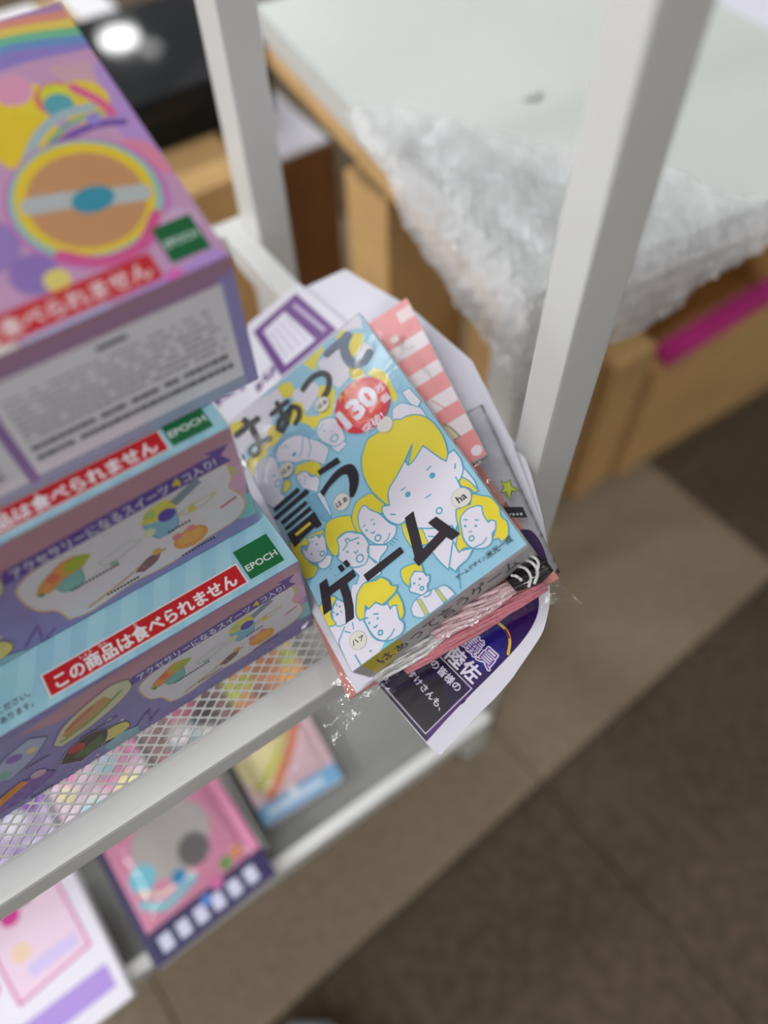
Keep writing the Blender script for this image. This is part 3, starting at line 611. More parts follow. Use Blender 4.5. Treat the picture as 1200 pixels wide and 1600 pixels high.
# ------------------------------------------------------------------ sweets boxes (two alike)
def sweets_front(ks):
    a = Art(300, 79.5)
    a.rect(0, 0, 300, 79.5, (160, 152, 205))
    a.xf = (ks, 293, 12)
    a.fill([(200, 0), (300, 0), (300, 20), (286, 14), (240, 14), (200, 17), (150, 20), (120, 8)], (206, 158, 172))
    a.fill([(284, 10), (300, 10), (300, 40), (296, 60), (288, 40)], (222, 176, 200))
    a.dot(296, 36, 9, (232, 184, 214)); a.dot(293, 30, 4, (196, 214, 120)); a.dot(298, 62, 10, (150, 212, 216)); a.dot(290, 56, 4, (240, 214, 100))
    a.fill([(187, 31), (205, 24), (240, 22), (270, 22), (293, 22), (294, 33), (291, 40), (295, 50), (296, 60), (288, 68), (270, 70), (250, 74), (228, 73), (205, 77), (194, 74), (192, 62), (186, 55), (184, 42)], (236, 234, 238), 1.1, 1, (236, 196, 150))
    a.fill([(182, 26), (186, 17), (288, 12), (284, 9), (297, 10), (292, 15), (296, 22), (286, 22)], (112, 86, 168), 0, 0)
    tx = 'アクセサリーになるスイーツ4コ入り!'
    a.text('アクセサリーになるスイーツ', 226, 20.2, 7.6, (246, 244, 250), 2.6, 0.02, fit=76)
    a.text('4', 268, 18.0, 8.6, (250, 226, 60), 2.6, 0.03)
    a.text('コ入り!', 280, 17.6, 7.2, (246, 244, 250), 2.6, 0.02, fit=17)
    # parfait cups and treats
    a.fill([(198, 42), (213, 38), (211, 50), (206, 54), (200, 51)], (140, 206, 196), .5, 1, (110, 170, 170))
    a.fill([(190, 44), (194, 38), (202, 33), (208, 30), (214, 31), (219, 35), (214, 40), (204, 42), (196, 46)], (240, 172, 90), .4, 1, (200, 150, 90))
    a.fill([(206, 34), (214, 31), (220, 35), (214, 40), (207, 40)], (190, 204, 70)); a.dot(200, 38, 3.2, (240, 130, 96)); a.dot(192, 45, 1.6, (90, 170, 90))
    a.fill([(246, 34), (263, 30), (262, 44), (258, 50), (250, 50), (247, 44)], (150, 205, 226), .5, 1, (120, 170, 190))
    a.fill([(245, 34), (250, 27), (258, 25), (266, 28), (263, 34), (254, 37)], (238, 226, 110)); a.dot(258, 36, 4.5, (110, 90, 190)); a.fill([(262, 28), (277, 21), (279, 26), (264, 33)], (150, 160, 176))
    a.dot(247, 42, 3.2, (232, 236, 200)); a.dot(251, 30, 3, (196, 216, 120))
    a.dot(264, 62, 9.5, (236, 172, 78), 7.5); a.dot(264, 61, 7, (244, 190, 100), 5); a.dot(258, 56, 2.6, (240, 150, 160)); a.dot(266, 55, 2.4, (240, 150, 160))
    a.stroke([(205, 73), (222, 68), (240, 62), (250, 60)], 1.6, (222, 190, 130)); a.fill([(232, 66), (240, 60), (248, 60), (244, 66), (236, 69)], (150, 110, 110)); a.dot(246, 59, 2.4, (232, 190, 90))
    a.stroke([(262, 40), (272, 38), (284, 38), (278, 42), (268, 43)], .7, (226, 214, 150), True); a.dot(270, 41, 2.2, (240, 220, 90)); a.stroke([(284, 52), (292, 50)], 1.8, (226, 140, 150))
    a.stroke([(220, 44), (236, 40), (242, 44), (230, 48), (222, 48)], .6, (200, 215, 205), True); a.dot(226, 50, 2.2, (170, 205, 190))
    for (x, y, w) in ((216, 53, 26), (262, 49, 14), (266, 73, 20), (224, 71, 18)):
        for k in range(int(w / 1.8)): a.rect(x - w / 2 + k * 1.8, y - .7 - k * .05, x - w / 2 + k * 1.8 + 1.2, y + .7 - k * .05, (70, 60, 90))
    rnd = random.Random(3)
    for k in range(26): a.dot(190 + rnd.random() * 100, 26 + rnd.random() * 46, .5, rnd.choice([(240, 190, 200), (190, 220, 225), (240, 226, 160)]))
    # left part
    a.xf = (ks / 0.87, 293, 12)
    a.dot(175, 60, 9, (236, 222, 130), 6.5); a.ring(175, 60, 8.6, .5, (150, 130, 110))
    a.fill([(165, 70), (176, 66), (186, 70), (184, 78), (166, 78)], (168, 204, 214)); a.stroke([(186, 68), (196, 58), (192, 72), (200, 66)], .9, (150, 110, 180))
    a.fill([(150, 36), (160, 24), (176, 16), (190, 12), (198, 16), (196, 26), (184, 34), (166, 40), (152, 42)], (226, 222, 190), .4, 1, (120, 110, 130))
    a.fill([(156, 32), (168, 22), (184, 18), (186, 26), (170, 34), (158, 37)], (214, 168, 110)); a.stroke([(154, 37), (172, 33), (192, 22)], 2, (150, 186, 90)); a.stroke([(160, 29), (176, 22)], 2, (214, 120, 100))
    a.fill([(144, 60), (152, 50), (166, 46), (174, 52), (168, 64), (152, 70)], (104, 84, 84), .5, 1, (200, 190, 200)); a.dot(156, 53, 4.5, (206, 80, 84)); a.fill([(150, 60), (170, 54), (166, 64), (154, 67)], (110, 130, 80))
    a.fill([(118, 36), (130, 22), (146, 16), (152, 24), (140, 36), (124, 44)], (190, 196, 226), .5, 1, (110, 100, 150)); a.dot(134, 26, 4, (150, 120, 200)); a.dot(124, 36, 4, (150, 200, 190)); a.dot(142, 28, 2.6, (240, 226, 150))
    a.fill([(104, 64), (118, 54), (136, 56), (140, 64), (122, 72), (106, 72)], (150, 120, 190), .5, 1, (110, 90, 150)); a.fill([(104, 60), (126, 52), (128, 57), (106, 66)], (240, 160, 70)); a.dot(134, 55, 4, (226, 190, 214))
    a.fill([(20, 20), (70, 14), (90, 40), (60, 66), (20, 60)], (236, 234, 238), 1, 1, (236, 196, 150)); a.dot(50, 40, 14, (240, 190, 120)); a.dot(52, 38, 7, (222, 120, 130))
    for (x, y) in ((178, 44), (160, 74), (182, 52), (110, 30), (100, 50)):
        a.fill([(x, y - 2.4), (x + .6, y - .6), (x + 2.4, y), (x + .6, y + .6), (x, y + 2.4), (x - .6, y + .6), (x - 2.4, y), (x - .6, y - .6)], (236, 220, 236), 0, 0)
    for (x, y, w) in ((172, 45, 22), (168, 66, 12), (140, 42, 14), (128, 76, 14)):
        for k in range(int(w / 1.8)): a.rect(x - w / 2 + k * 1.8, y - .6, x - w / 2 + k * 1.8 + 1.2, y + .6, (80, 70, 100))
    return a.mesh('front_print')
def sweets_top():
    a = Art(300, 100)
    a.rect(0, 0, 300, 100, (166, 214, 230))
    for k in range(-4, 20): a.fill([(k * 18, 100), (k * 18 + 9, 100), (k * 18 + 59, 0), (k * 18 + 50, 0)], (178, 222, 236), 0, 0)
    a.rect(165.2, 82.4, 272.6, 96.2, (245, 240, 242)); a.rect(166, 83.2, 271.8, 95.4, (208, 30, 38))
    a.text('この商品は食べられません', 219, 89.9, 8.8, (248, 244, 246), 0, 0.035, fit=98)
    for (t_, x) in (('しょう', 187.5), ('ひん', 196.5), ('た', 214.2)): a.text(t_, x, 84.6, 2.4, (248, 244, 246), 0, 0.02)
    a.rect(274.2, 75.6, 294.4, 95.4, (24, 116, 62)); a.text('EPOCH', 284.3, 88.6, 5.4, (244, 246, 244), 0, 0.02, fit=18)
    a.text('ご覧ください。', 146, 88, 4.0, (60, 60, 80), 0, 0.01, fit=24); a.text('場合があります。', 144, 93.5, 4.0, (60, 60, 80), 0, 0.01, fit=27)
    a.fill([(10, 20), (60, 12), (120, 16), (150, 34), (130, 62), (70, 70), (20, 60)], (226, 196, 226)); a.fill([(170, 10), (280, 10), (290, 50), (230, 66), (170, 50)], (236, 206, 220))
    return a.mesh('top_print')
sf_me, st_me = (sweets_front(0.87), sweets_front(1.0)), sweets_top()
sweet_body = bm_mesh(box_bm(0, 0.3, 0, 0.1, 0, 0.0795, 0.0012), 'carton')
m_side = mat('pink_carton', (214, 180, 200), 0.4, var=0.25, scale=25, col2=(180, 200, 220), coat=0.2)
sweet_body.materials.append(m_side)
for n_, (x0, y0, z0, lab) in enumerate(((-0.235, 0.1880, 0.5790, 'long pastel sweets carton standing on mesh shelf, lowest of the pile'),
                          (-0.2400, 0.2215, 0.6596, 'long pastel sweets carton between the lowest carton and the big lilac display box'))):
    t = thing('sweets_carton', lab, 'box', (x0, y0, z0), 'stacked pastel sweets cartons')
    link('carton', sweet_body, None, t)
    link('front_print', sf_me[n_], None, t, frame((0, -0.00005, 0.0795), (1, 0, 0), (0, 0, 1)))
    link('top_print', st_me, None, t, frame((0, 0.1, 0.07955), (1, 0, 0), (0, 1, 0)))
    link('clear_wrap', bm_mesh(box_bm(-0.0006, 0.3006, -0.0008, 0.1006, 0.0002, 0.0804, 0.0014), 'wrap'), M['film'], t)

# ------------------------------------------------------------------ big display box
def disp_front():
    a = Art(300, 70)
    a.rect(0, 0, 300, 70, (168, 128, 150))
    a.rect(0, 5, 300, 12, (164, 126, 156)); a.rect(0, 52, 300, 70, (158, 170, 196)); a.fill([(292, 8), (300, 6), (300, 70), (294, 70)], (152, 144, 196), 0, 0)
    a.rect(194.5, 10.5, 293.5, 63, (226, 222, 228)); a.rect(90, 12, 190, 64, (222, 218, 224)); a.rect(190, 12, 194.5, 66, (150, 120, 170))
    rnd = random.Random(5)
    for X0, X1 in ((198, 290), (94, 186)):
        a.rect((X0 + X1) / 2 - 6, 14, (X0 + X1) / 2 + 7, 16.4, (96, 96, 100))
        for r in range(9):
            x = X0; y = 20 + r * 3.5 if r < 7 else 46 + (r - 7) * 6
            while x < X1:
                w = 1.2 + rnd.random() * 3.5
                if x + w < X1: a.rect(x, y, x + w, y + (1.3 if r < 7 else 2.6), (168, 166, 172) if r < 7 else (128, 126, 132))
                x += w + (.5 if rnd.random() < .8 else 3)
    return a.mesh('front_print')
def disp_top():  # all inks darkened, putting the shading of the top face into the print
    a = Art(300, 143)
    a.rect(0, 0, 300, 143, (172, 137, 167))
    a.fill([(150, 0), (300, 0), (300, 30), (260, 20), (200, 24), (150, 40)], (158, 123, 167))
    # rainbow at the back
    for k, c in enumerate(((207, 132, 114), (211, 184, 79), (105, 172, 132), (96, 132, 181), (132, 114, 181))):
        a.fill([(140, 60 + k * 5), (200, 14 + k * 4), (260, 1 + k * 4), (300, 5 + k * 5), (300, 30 + k * 3), (250, 26 + k * 3), (200, 40 + k * 3)], c)
    a.fill([(140, 84), (200, 38), (260, 25), (300, 28), (300, 143), (140, 143)], (181, 140, 172))
    a.fill([(286, 40), (300, 36), (300, 90), (292, 80)], (167, 132, 188)); a.fill([(280, 30), (296, 34), (294, 50), (284, 48)], (188, 149, 158)); a.fill([(288, 74), (298, 82), (300, 100), (292, 92)], (204, 123, 149))
    for (x, y, r, c) in ((262, 44, 12, (211, 188, 44)), (246, 46, 15, (211, 183, 35)), (276, 47, 9, (198, 105, 96)), (284, 52, 11, (209, 180, 52)), (276, 45, 6, (193, 193, 52)), (275, 50, 6, (79, 149, 158)), (262, 36, 8, (207, 140, 167)), (256, 62, 14, (211, 181, 35))): a.dot(x, y, r, c)
    a.stroke([(252, 70), (262, 60), (274, 55), (286, 56)], 4.2, (149, 167, 176)); a.stroke([(256, 72), (266, 64), (276, 60), (288, 60)], 2, (96, 158, 132))
    a.stroke([(292, 62), (290, 54), (284, 44)], 4, (202, 88, 132))
    a.stroke([(246, 76), (258, 70), (270, 66), (284, 65), (294, 68)], 3.4, (105, 73, 147))
    a.dot(264, 97, 31, (181, 105, 167)); a.dot(264, 96, 29, (132, 176, 167)); a.dot(264, 95, 26.5, (211, 180, 44)); a.dot(264, 96, 22.5, (181, 132, 91))
    a.stroke([(244, 90), (256, 93), (270, 98), (284, 102)], 8, (167, 172, 172)); a.dot(266, 97, 8.5, (52, 132, 154), 6)
    a.stroke([(244, 115), (256, 124), (272, 124), (284, 114)], 5, (195, 79, 132))
    for (x, y, r, c) in ((232, 118, 9, (132, 105, 167)), (226, 70, 8, (181, 114, 149)), (222, 100, 12, (140, 114, 172)), (238, 124, 5, (207, 188, 105)), (290, 122, 8, (188, 154, 181)), (284, 62, 3, (140, 123, 193))): a.dot(x, y, r, c)
    a.rect(160, 128, 273, 140.5, (181, 36, 45)); a.text('この商品は食べられません', 220, 134.4, 8.6, (211, 188, 190), 0, 0.03, fit=100)
    a.rect(278.6, 119, 295.5, 136.5, (17, 91, 51)); a.text('EPOCH', 287, 128, 4.8, (188, 202, 193), 0, 0.02, fit=14)
    a.fill([(296, 137), (276, 140), (250, 143), (300, 143)], (167, 132, 193)); a.dot(277, 141, 4, (202, 96, 167), 2); a.fill([(190, 143), (200, 139), (214, 141), (212, 143)], (211, 207, 204)); a.fill([(218, 141), (250, 141), (248, 143), (216, 143)], (172, 172, 207))
    return a.mesh('top_print')
db = thing('display_box', 'large lilac display box with rainbow sweets artwork and sloping top, topmost of the carton pile', 'box', (-0.215, 0.2385, 0.7402))
L_, hb = 0.1430, 0.0442
yb = math.sqrt(L_ ** 2 - hb ** 2)
bm = bmesh.new()
prof = [(0, 0), (0, 0.070), (yb, 0.070 + hb), (yb, 0)]
A_ = [bm.verts.new((0, y, z)) for y, z in prof]; B_ = [bm.verts.new((0.3, y, z)) for y, z in prof]
bm.faces.new(A_); bm.faces.new(B_[::-1])
for k in range(4): bm.faces.new((A_[k], B_[k], B_[(k + 1) % 4], A_[(k + 1) % 4]))
bmesh.ops.recalc_face_normals(bm, faces=bm.faces)
bmesh.ops.bevel(bm, geom=list(bm.edges), offset=0.001, segments=2, affect='EDGES')
link('carton', bm_mesh(bm, 'carton'), mat('lilac_carton', (150, 120, 150), 0.4, var=0.2, scale=20), db)
link('front_print', disp_front(), None, db, frame((0, -0.00008, 0.0699), (1, 0, 0), (0, 0, 1)))
link('top_print', disp_top(), None, db, frame((0, yb, 0.070 + hb + 0.0001), (1, 0, 0), (0, yb, hb)))

# ------------------------------------------------------------------ the leaning pile: one tilted frame
BO = (0.123, 0.2212, 0.6497); BX = (0.8789, -0.111, 0.4639); BY = (0.1341, 0.9908, -0.0169)
PF = frame(BO, BX, BY)
def pile_thing(name, label, cat):
    t = thing(name, label, cat); t.matrix_world = PF; return t
gb = pile_thing('card_game_box', 'light blue and yellow card game box with bold black Japanese title, on top of pile', 'box')
TH = 0.021; W2, H2 = 0.0565, 0.09605
link('box_body', bm_mesh(box_bm(-W2, W2, -H2, H2, -TH, 0, 0.0014), 'box_body'), M['card'], gb)
a = Art(113, 192.1)
a.rect(0, 0, 113, 192.1, 'B')
a.run(COVER)
link('cover_print', a.mesh('cover_print'), None, gb, Matrix.Translation((-W2, H2, 0.0001)))
a = Art(113, 21)
a.rect(0, 0, 113, 21, (208, 202, 204))
a.fill([(6, 0), (30, 0), (28, 12), (12, 21), (4, 21)], (226, 206, 70)); a.fill([(84, 0), (113, 0), (113, 4), (90, 5)], (236, 230, 230))
a.text('はぁって言うゲーム', 58, 10.5, 12, (70, 64, 68), 0, 0.015, fit=92)
link('side_print', a.mesh('side_print'), None, gb, frame((-W2, -H2 - 0.00008, 0), (1, 0, 0), (0, 0, 1)))
a = Art(192.1, 21)
a.rect(0, 0, 192.1, 21, (232, 228, 228)); a.text('はぁって言うゲーム', 96, 11, 13, 'K', 0, 0.03, fit=130)
link('side_print', a.mesh('side_print'), None, gb, frame((W2 + 0.00008, -H2, 0), (0, 1, 0), (0, 0, 1)))
# loose shrink film with a puckered end seam
bm = box_bm(-W2 - .0006, W2 + .0006, -H2 - .0008, H2 + .0008, -TH - .0004, 0.0010, 0.0012)
link('shrink_film', bm_mesh(bm, 'shrink_film', True), M['film'], gb)

# bagged craft kit under the game box
def rot_rect(cx, cy, w, h, ang):
    c, s = math.cos(ang), math.sin(ang)
    return [(cx + x * c - y * s, cy + x * s + y * c) for x, y in ((-w / 2, -h / 2), (w / 2, -h / 2), (w / 2, h / 2), (-w / 2, h / 2))]
def slab(name, pts, z0, z1, m, parent, bend=None):
    bm = bmesh.new()
    lo = [bm.verts.new((x, y, z0)) for x, y in pts]; hi = [bm.verts.new((x, y, z1)) for x, y in pts]
    n = len(pts)
    bm.faces.new(hi); bm.faces.new(lo[::-1])
    for k in range(n): bm.faces.new((lo[k], lo[(k + 1) % n], hi[(k + 1) % n], hi[k]))
    bmesh.ops.recalc_face_normals(bm, faces=bm.faces)
    return link(name, bm_mesh(bm, name), m, parent)
kit = pile_thing('craft_kit_bag', 'clear plastic bag of pink card and yarn directly under the card game box', 'bag')
slab('backing_card', [(-.080, -.0935), (.0575, -.108), (.0605, .07), (-.070, .082)], -0.0365, -0.0350, M['salmon'], kit)
slab('insert_sheet', rot_rect(-0.0240, -0.008, 0.098, 0.176, math.radians(2)), -0.0258, -0.0250, M['paper'], kit)
def skein(name, x0, x1, y0, y1, zc, rad, n, m, seed, tw=3.0, parent=kit):
    rnd = random.Random(seed); bm = bmesh.new()
    for k in range(n):
        ph = 2 * math.pi * k / n; pts = []
        for i in range(15):
            t = i / 14; q = rad * (0.55 + 0.45 * math.sin(math.pi * t)) * (1 if k % 2 else .6)
            pts.append((x0 + (x1 - x0) * t, y0 + (y1 - y0) * t + math.cos(ph + t * tw) * q, zc + math.sin(ph + t * tw) * q + rnd.uniform(-.0004, .0004)))
        tube_bm(pts, 0.0011, 6, bm)
    return link(name, bm_mesh(bm, name, True), m, parent)
skein('yarn_skein', -0.014, 0.036, -0.0975, -0.1015, -0.0225, 0.0050, 14, M['yarn_p'], 1)
skein('yarn_skein', -0.040, 0.050, -0.1010, -0.1085, -0.0300, 0.0035, 10, M['yarn_d'], 2)
skein('yarn_skein', -0.056, -0.010, -0.0960, -0.0985, -0.0250, 0.0045, 12, M['yarn_w'], 3, 1.2)
skein('yarn_skein', 0.036, 0.058, -0.0990, -0.1020, -0.0240, 0.0062, 12, M['yarn_k'], 4, 1.0)
bm = bmesh.new()
for (cx, cy, r, a0, a1) in ((0.040, -0.1015, 0.0125, 0.9, -1.0), (0.036, -0.1020, 0.0120, 0.8, -0.9), (0.046, -0.0995, 0.0090, 1.6, -0.9), (0.030, -0.1040, 0.0125, 0.7, 0.0)):
    tube_bm([(cx + r * math.cos(a0 + (a1 - a0) * i / 12), cy + r * .75 * math.sin(a0 + (a1 - a0) * i / 12), -0.0165 - .0008 * math.sin(i)) for i in range(13)], 0.0008, 6, bm)
link('yarn_loop', bm_mesh(bm, 'yarn_loop', True), M['yarn_w'], kit)
# the bag film: pillow of crinkled film, lower sheet and upper sheet
def bag_film(name, cx, cy, w, h, ang, zt, m, parent, seed=0, front_rise=0.010):
    bm = bmesh.new(); nx, ny = 56, 72; c, s = math.cos(ang), math.sin(ang)
    for side in (1, 0):
        g = []
        for j in range(ny + 1):
            row = []
            for i in range(nx + 1):
                u, v = i / nx * 2 - 1, j / ny * 2 - 1
                e = (1 - abs(u) ** 5) * (1 - abs(v) ** 5)
                x, y = u * w / 2, v * h / 2
                f = (abs(u) * abs(v)) ** 10
                x *= 1 + .10 * f; y *= 1 + .10 * f
                X, Y = cx + x * c - y * s, cy + x * s + y * c
                cr = noise.noise(Vector((X * 70 + seed, Y * 70, side * 9))) * .0016 + noise.noise(Vector((X * 190, Y * 150 + seed, side * 5))) * .0008
                z = zt + (0.0002 if side else -0.0045 * e) + cr * (.4 + 2 * abs(v) ** 4 + 2 * abs(u) ** 4)
                if side and Y < -H2 - .0005: z += min(front_rise, (-H2 - Y) * 1.6) * max(0, 1 - ((-H2 - Y) / .022) ** 2) + (0.006 if Y > -H2 - .018 else 0) * e
                row.append(bm.verts.new((X, Y, z)))
            g.append(row)
        for j in range(ny):
            for i in range(nx):
                q = (g[j][i], g[j][i + 1], g[j + 1][i + 1], g[j + 1][i])
                mx = [v.co for v in q]
                if side and all(-W2 + .002 < p.x < W2 - .002 and -H2 + .002 < p.y < H2 - .002 for p in mx): continue
                bm.faces.new(q if side else q[::-1])
    return link(name, bm_mesh(bm, name, True), m, parent)
bag_film('bag_film', -0.009, -0.013, 0.144, 0.198, math.radians(-5.0), -0.0275, M['bag'], kit)

# pink and white checked packet
pk = pile_thing('checked_packet', 'pink and white striped paper packet sticking out beside the card game box', 'packet')
pa = math.radians(-8.4)
PM = frame((0.0665, -0.0255, -0.0262), (math.cos(math.pi / 2 + pa) * 0 + math.cos(pa), math.sin(pa), 0), (-math.sin(pa), math.cos(pa), 0))
wk, hk = 0.075, 0.132
link('packet_body', bm_mesh(box_bm(-wk, 0, 0, hk, -0.0035, 0, 0.0012), 'packet_body'), M['paper'], pk, PM)
a = Art(75, 132)
a.rect(0, 0, 75, 132, (236, 224, 228))
for k, (y0, y1) in enumerate(((0, 30), (42, 56), (66, 79), (90, 101), (113, 132))): a.rect(0, y0, 75, y1, (236, 148, 148))
a.rect(64, 6, 75, 16, (240, 214, 216)); a.dot(44, 14, 6, (240, 180, 190)); a.dot(56, 24, 3, (240, 214, 216))
a.dot(54, 119, 3.4, (232, 226, 232)); a.dot(71, 127, 3.4, (232, 226, 232))
a.fill([(48, 96), (54, 94), (62, 102), (66, 113), (48, 113)], (228, 218, 176), .8, 1, (110, 110, 90))
a.stroke([(60, 80), (64, 88), (66, 92)], .6, (220, 110, 120))
link('packet_print', a.mesh('packet_print'), None, pk, PM @ Matrix.Translation((-wk, hk, 0.0001)))

# silver foil pouch
sp = pile_thing('foil_pouch', 'silver foil pouch with dark purple print between checked packet and white sheet', 'pouch')
sa = math.atan2(-5.5 + 100, 78.8 - 60.3) - math.pi / 2
SM = frame((0.0603, -0.100, -0.0395), (math.cos(sa), math.sin(sa), 0), (-math.sin(sa), math.cos(sa), 0))
bm = bmesh.new(); g = []
for j in range(41):
    row = []
    for i in range(25):
        u, v = i / 24, j / 40
        z = 0.0032 * (1 - (2 * u - 1) ** 6) * (1 - (2 * v - 1) ** 6) + noise.noise(Vector((u * 5, v * 22, 1))) * .0006 + (math.sin(v * 150) * .0005 if u > .93 else 0)
        row.append(bm.verts.new((-0.085 + 0.085 * u, -0.004 + 0.118 * v, z)))
    g.append(row)
for j in range(40):
    for i in range(24): bm.faces.new((g[j][i], g[j][i + 1], g[j + 1][i + 1], g[j + 1][i]))
bmesh.ops.solidify(bm, geom=list(bm.faces), thickness=0.0012)
link('pouch_body', bm_mesh(bm, 'pouch_body', True), M['silver'], sp, SM)
a = Art(85, 118)
a.fill([(77, 55), (79, 58), (82, 57), (81, 61), (84, 66), (80, 64), (77, 69), (77, 63), (74, 62), (77, 60)], (186, 196, 60), .5, 0, (70, 80, 50))
a.fill([(71, 70), (82, 76), (82, 83), (71, 77)], (40, 36, 44), 0, 0)
for k in range(4): a.rect(73 + k * 2, 76 + k * .9, 74.3 + k * 2, 77.5 + k * .9, (200, 200, 206))
a.fill([(70, 86), (80, 90), (83, 100), (82, 112), (74, 104), (68, 96)], (66, 44, 92))
link('pouch_print', a.mesh('pouch_print'), None, sp, SM @ Matrix.Translation((-0.085, 0.114, 0.0046)))

# flyers and sheets
def sheet(name, label, pts, z, m=None, sm=True, curl=None, th=0.0003, dens=0.006):
    t = pile_thing(name, label, 'paper')
    path = [(p[0] / 1000, p[1] / 1000) for p in (smooth_path(pts, True, 4) if sm else pts)]
    bm = bmesh.new(); vs2 = [bm.verts.new((x, y, z)) for x, y in path]
    f = bm.faces.new(vs2); f.normal_update()
    if f.normal.z < 0: f.normal_flip()
    xs = [p[0] for p in path]; ys = [p[1] for p in path]
    x = min(xs) + dens
    while x < max(xs):
        bmesh.ops.bisect_plane(bm, geom=bm.verts[:] + bm.edges[:] + bm.faces[:], plane_co=(x, 0, 0), plane_no=(1, 0, 0)); x += dens
    if curl:
        for v in bm.verts: v.co.z += curl(v.co.x, v.co.y)
    bmesh.ops.solidify(bm, geom=list(bm.faces), thickness=th)
    bmesh.ops.recalc_face_normals(bm, faces=bm.faces)
    link('paper_sheet', bm_mesh(bm, 'paper_sheet'), m or M['paper'], t)
    return t
ws = sheet('blank_sheet', 'plain white paper sheet curling up against the front post under the packets', [(-48, 120), (-20, 196), (7, 209), (64, 186), (84, 116), (93.8, 45), (82.5, -18), (66, -76), (40, -90), (-20, -60)], -0.0475, sm=False, curl=lambda x, y: max(0, x - 0.07) ** 2 * 6)
fly_curl = lambda x, y: max(0, -x - 0.045) * 0.45
fly = sheet('purple_frame_flyer', 'white flyer with purple outlined box and purple lettering, behind the card game box', [(-78, 152), (-74, 166), (-24, 206), (30, 204), (42, 140), (30, 60), (-70, 60)], -0.0440, sm=False, curl=fly_curl)
a = Art(10, 10, clipping=False)
def fr(x0, y0, x1, y1, w, c): a.line([(x0, y0), (x1, y0), (x1, y1), (x0, y1)], w, c, True)
PUR = (96, 36, 124)
a.fill([(-20, -196), (24, -197), (34, -141), (-19, -141)], PUR, 0, 0)
a.fill([(-13, -189), (9, -190), (17, -147), (-12, -147)], (226, 220, 234))
a.line([(18, -188), (26, -149)], 3.0, (190, 170, 206))
for k in range(4): a.line([(-9 + k * 5.5, -184), (-7.5 + k * 6.2, -153)], 1.6, (196, 186, 208))
rnd = random.Random(11)
for (cx, cy, n, w, h) in ((-60, -157, 26, 20, 9), (-31, -150, 16, 18, 5)):
    for k in range(n):
        px_, py_ = cx + rnd.uniform(-w, w) * .55, cy + rnd.uniform(-h, h) * .6
        an = rnd.uniform(-.3, 1.9); ll = rnd.uniform(1.5, 3.4)
        a.line([(px_, py_ - (px_ - cx) * .28), (px_ + ll * math.cos(an), py_ - (px_ - cx) * .28 - ll * math.sin(an))], 1.9, PUR)
fp_me = a.mesh('flyer_print')
for v in fp_me.vertices: v.co.z += fly_curl(v.co.x, v.co.y)
pm = link('flyer_print', fp_me, None, fly, Matrix.Translation((0, 0, -0.0438)))
post_out = [(-45, -66), (-60.5, -83), (-64.6, -92), (-56.0, -135.9), (-52.0, -145.5), (-47.1, -144.1), (-35.0, -141.7), (-21.8, -138.8), (-8.1, -136.4), (4.4, -133.2), (9.1, -131.4), (22.9, -126.2), (32.6, -121.9), (40.9, -114.9), (47.0, -107.9), (56.9, -92.2), (65.3, -77.4), (74.2, -55.2), (83.0, -26), (82, 20), (20, 30), (-30, 0)]
pp = sheet('purple_poster', 'dark purple printed poster with curved white border hanging over the front rail', post_out, -0.0500)
a = Art(10, 10, clipping=False)
a.fill([(-62, 90), (-64.2, 94), (-55.6, 135), (-31.9, 129.7), (-2.7, 124.6), (18.9, 120.1), (31.5, 115.2), (39, 109), (44, 100), (56, 76), (66, 50), (74, 28), (70, 0), (0, 20), (-40, 60)], (46, 8, 86))
a.fill([(-62, 91), (-64.2, 95), (-55.6, 134.6), (-31.9, 129.2), (-22, 126), (-14, 96), (-30, 80)], (26, 10, 52))
a.fill([(-63, 100), (-54, 131), (-34, 127.5), (-30, 110), (-46, 104)], (22, 12, 28)); a.fill([(-55.6, 134.6), (-31.9, 129.4), (-20, 127), (-28, 125.5), (-53, 131.8)], (74, 26, 112), 0, 0)
a.fill([(-6, 90), (14, 92), (18, 104), (14, 116), (2, 122), (-12, 120)], (26, 22, 120)); a.stroke([(15, 104), (16.4, 110), (14.6, 116), (10, 121)], 1.6, (232, 190, 70)); a.stroke([(16.2, 109), (15.4, 114)], 1.2, (150, 40, 60))
a.line([(-63, 92), (-53.8, 131.1), (-17.7, 125.2), (-26, 92)], .7, (206, 190, 206))
WH = (236, 228, 244)
a.text('すけさんも、', -41.2, 110.5, 5.0, WH, -78, 0.015, fit=29); a.text('の皆様の', -26.6, 110.5, 5.6, WH, -76, 0.015, fit=23)
a.text('陸佐', -14.4, 111.4, 10.8, WH, -75, 0.03, fit=22.5); a.text('議員', -2.2, 110.6, 10.8, WH, -75, 0.07, fit=22.5); a.text('議員', -2.2, 110.6, 10.8, (96, 40, 150), -75, 0.0, fit=22.5)
link('poster_print', a.mesh('poster_print'), None, pp, Matrix.Translation((0, 0, -0.0496)))

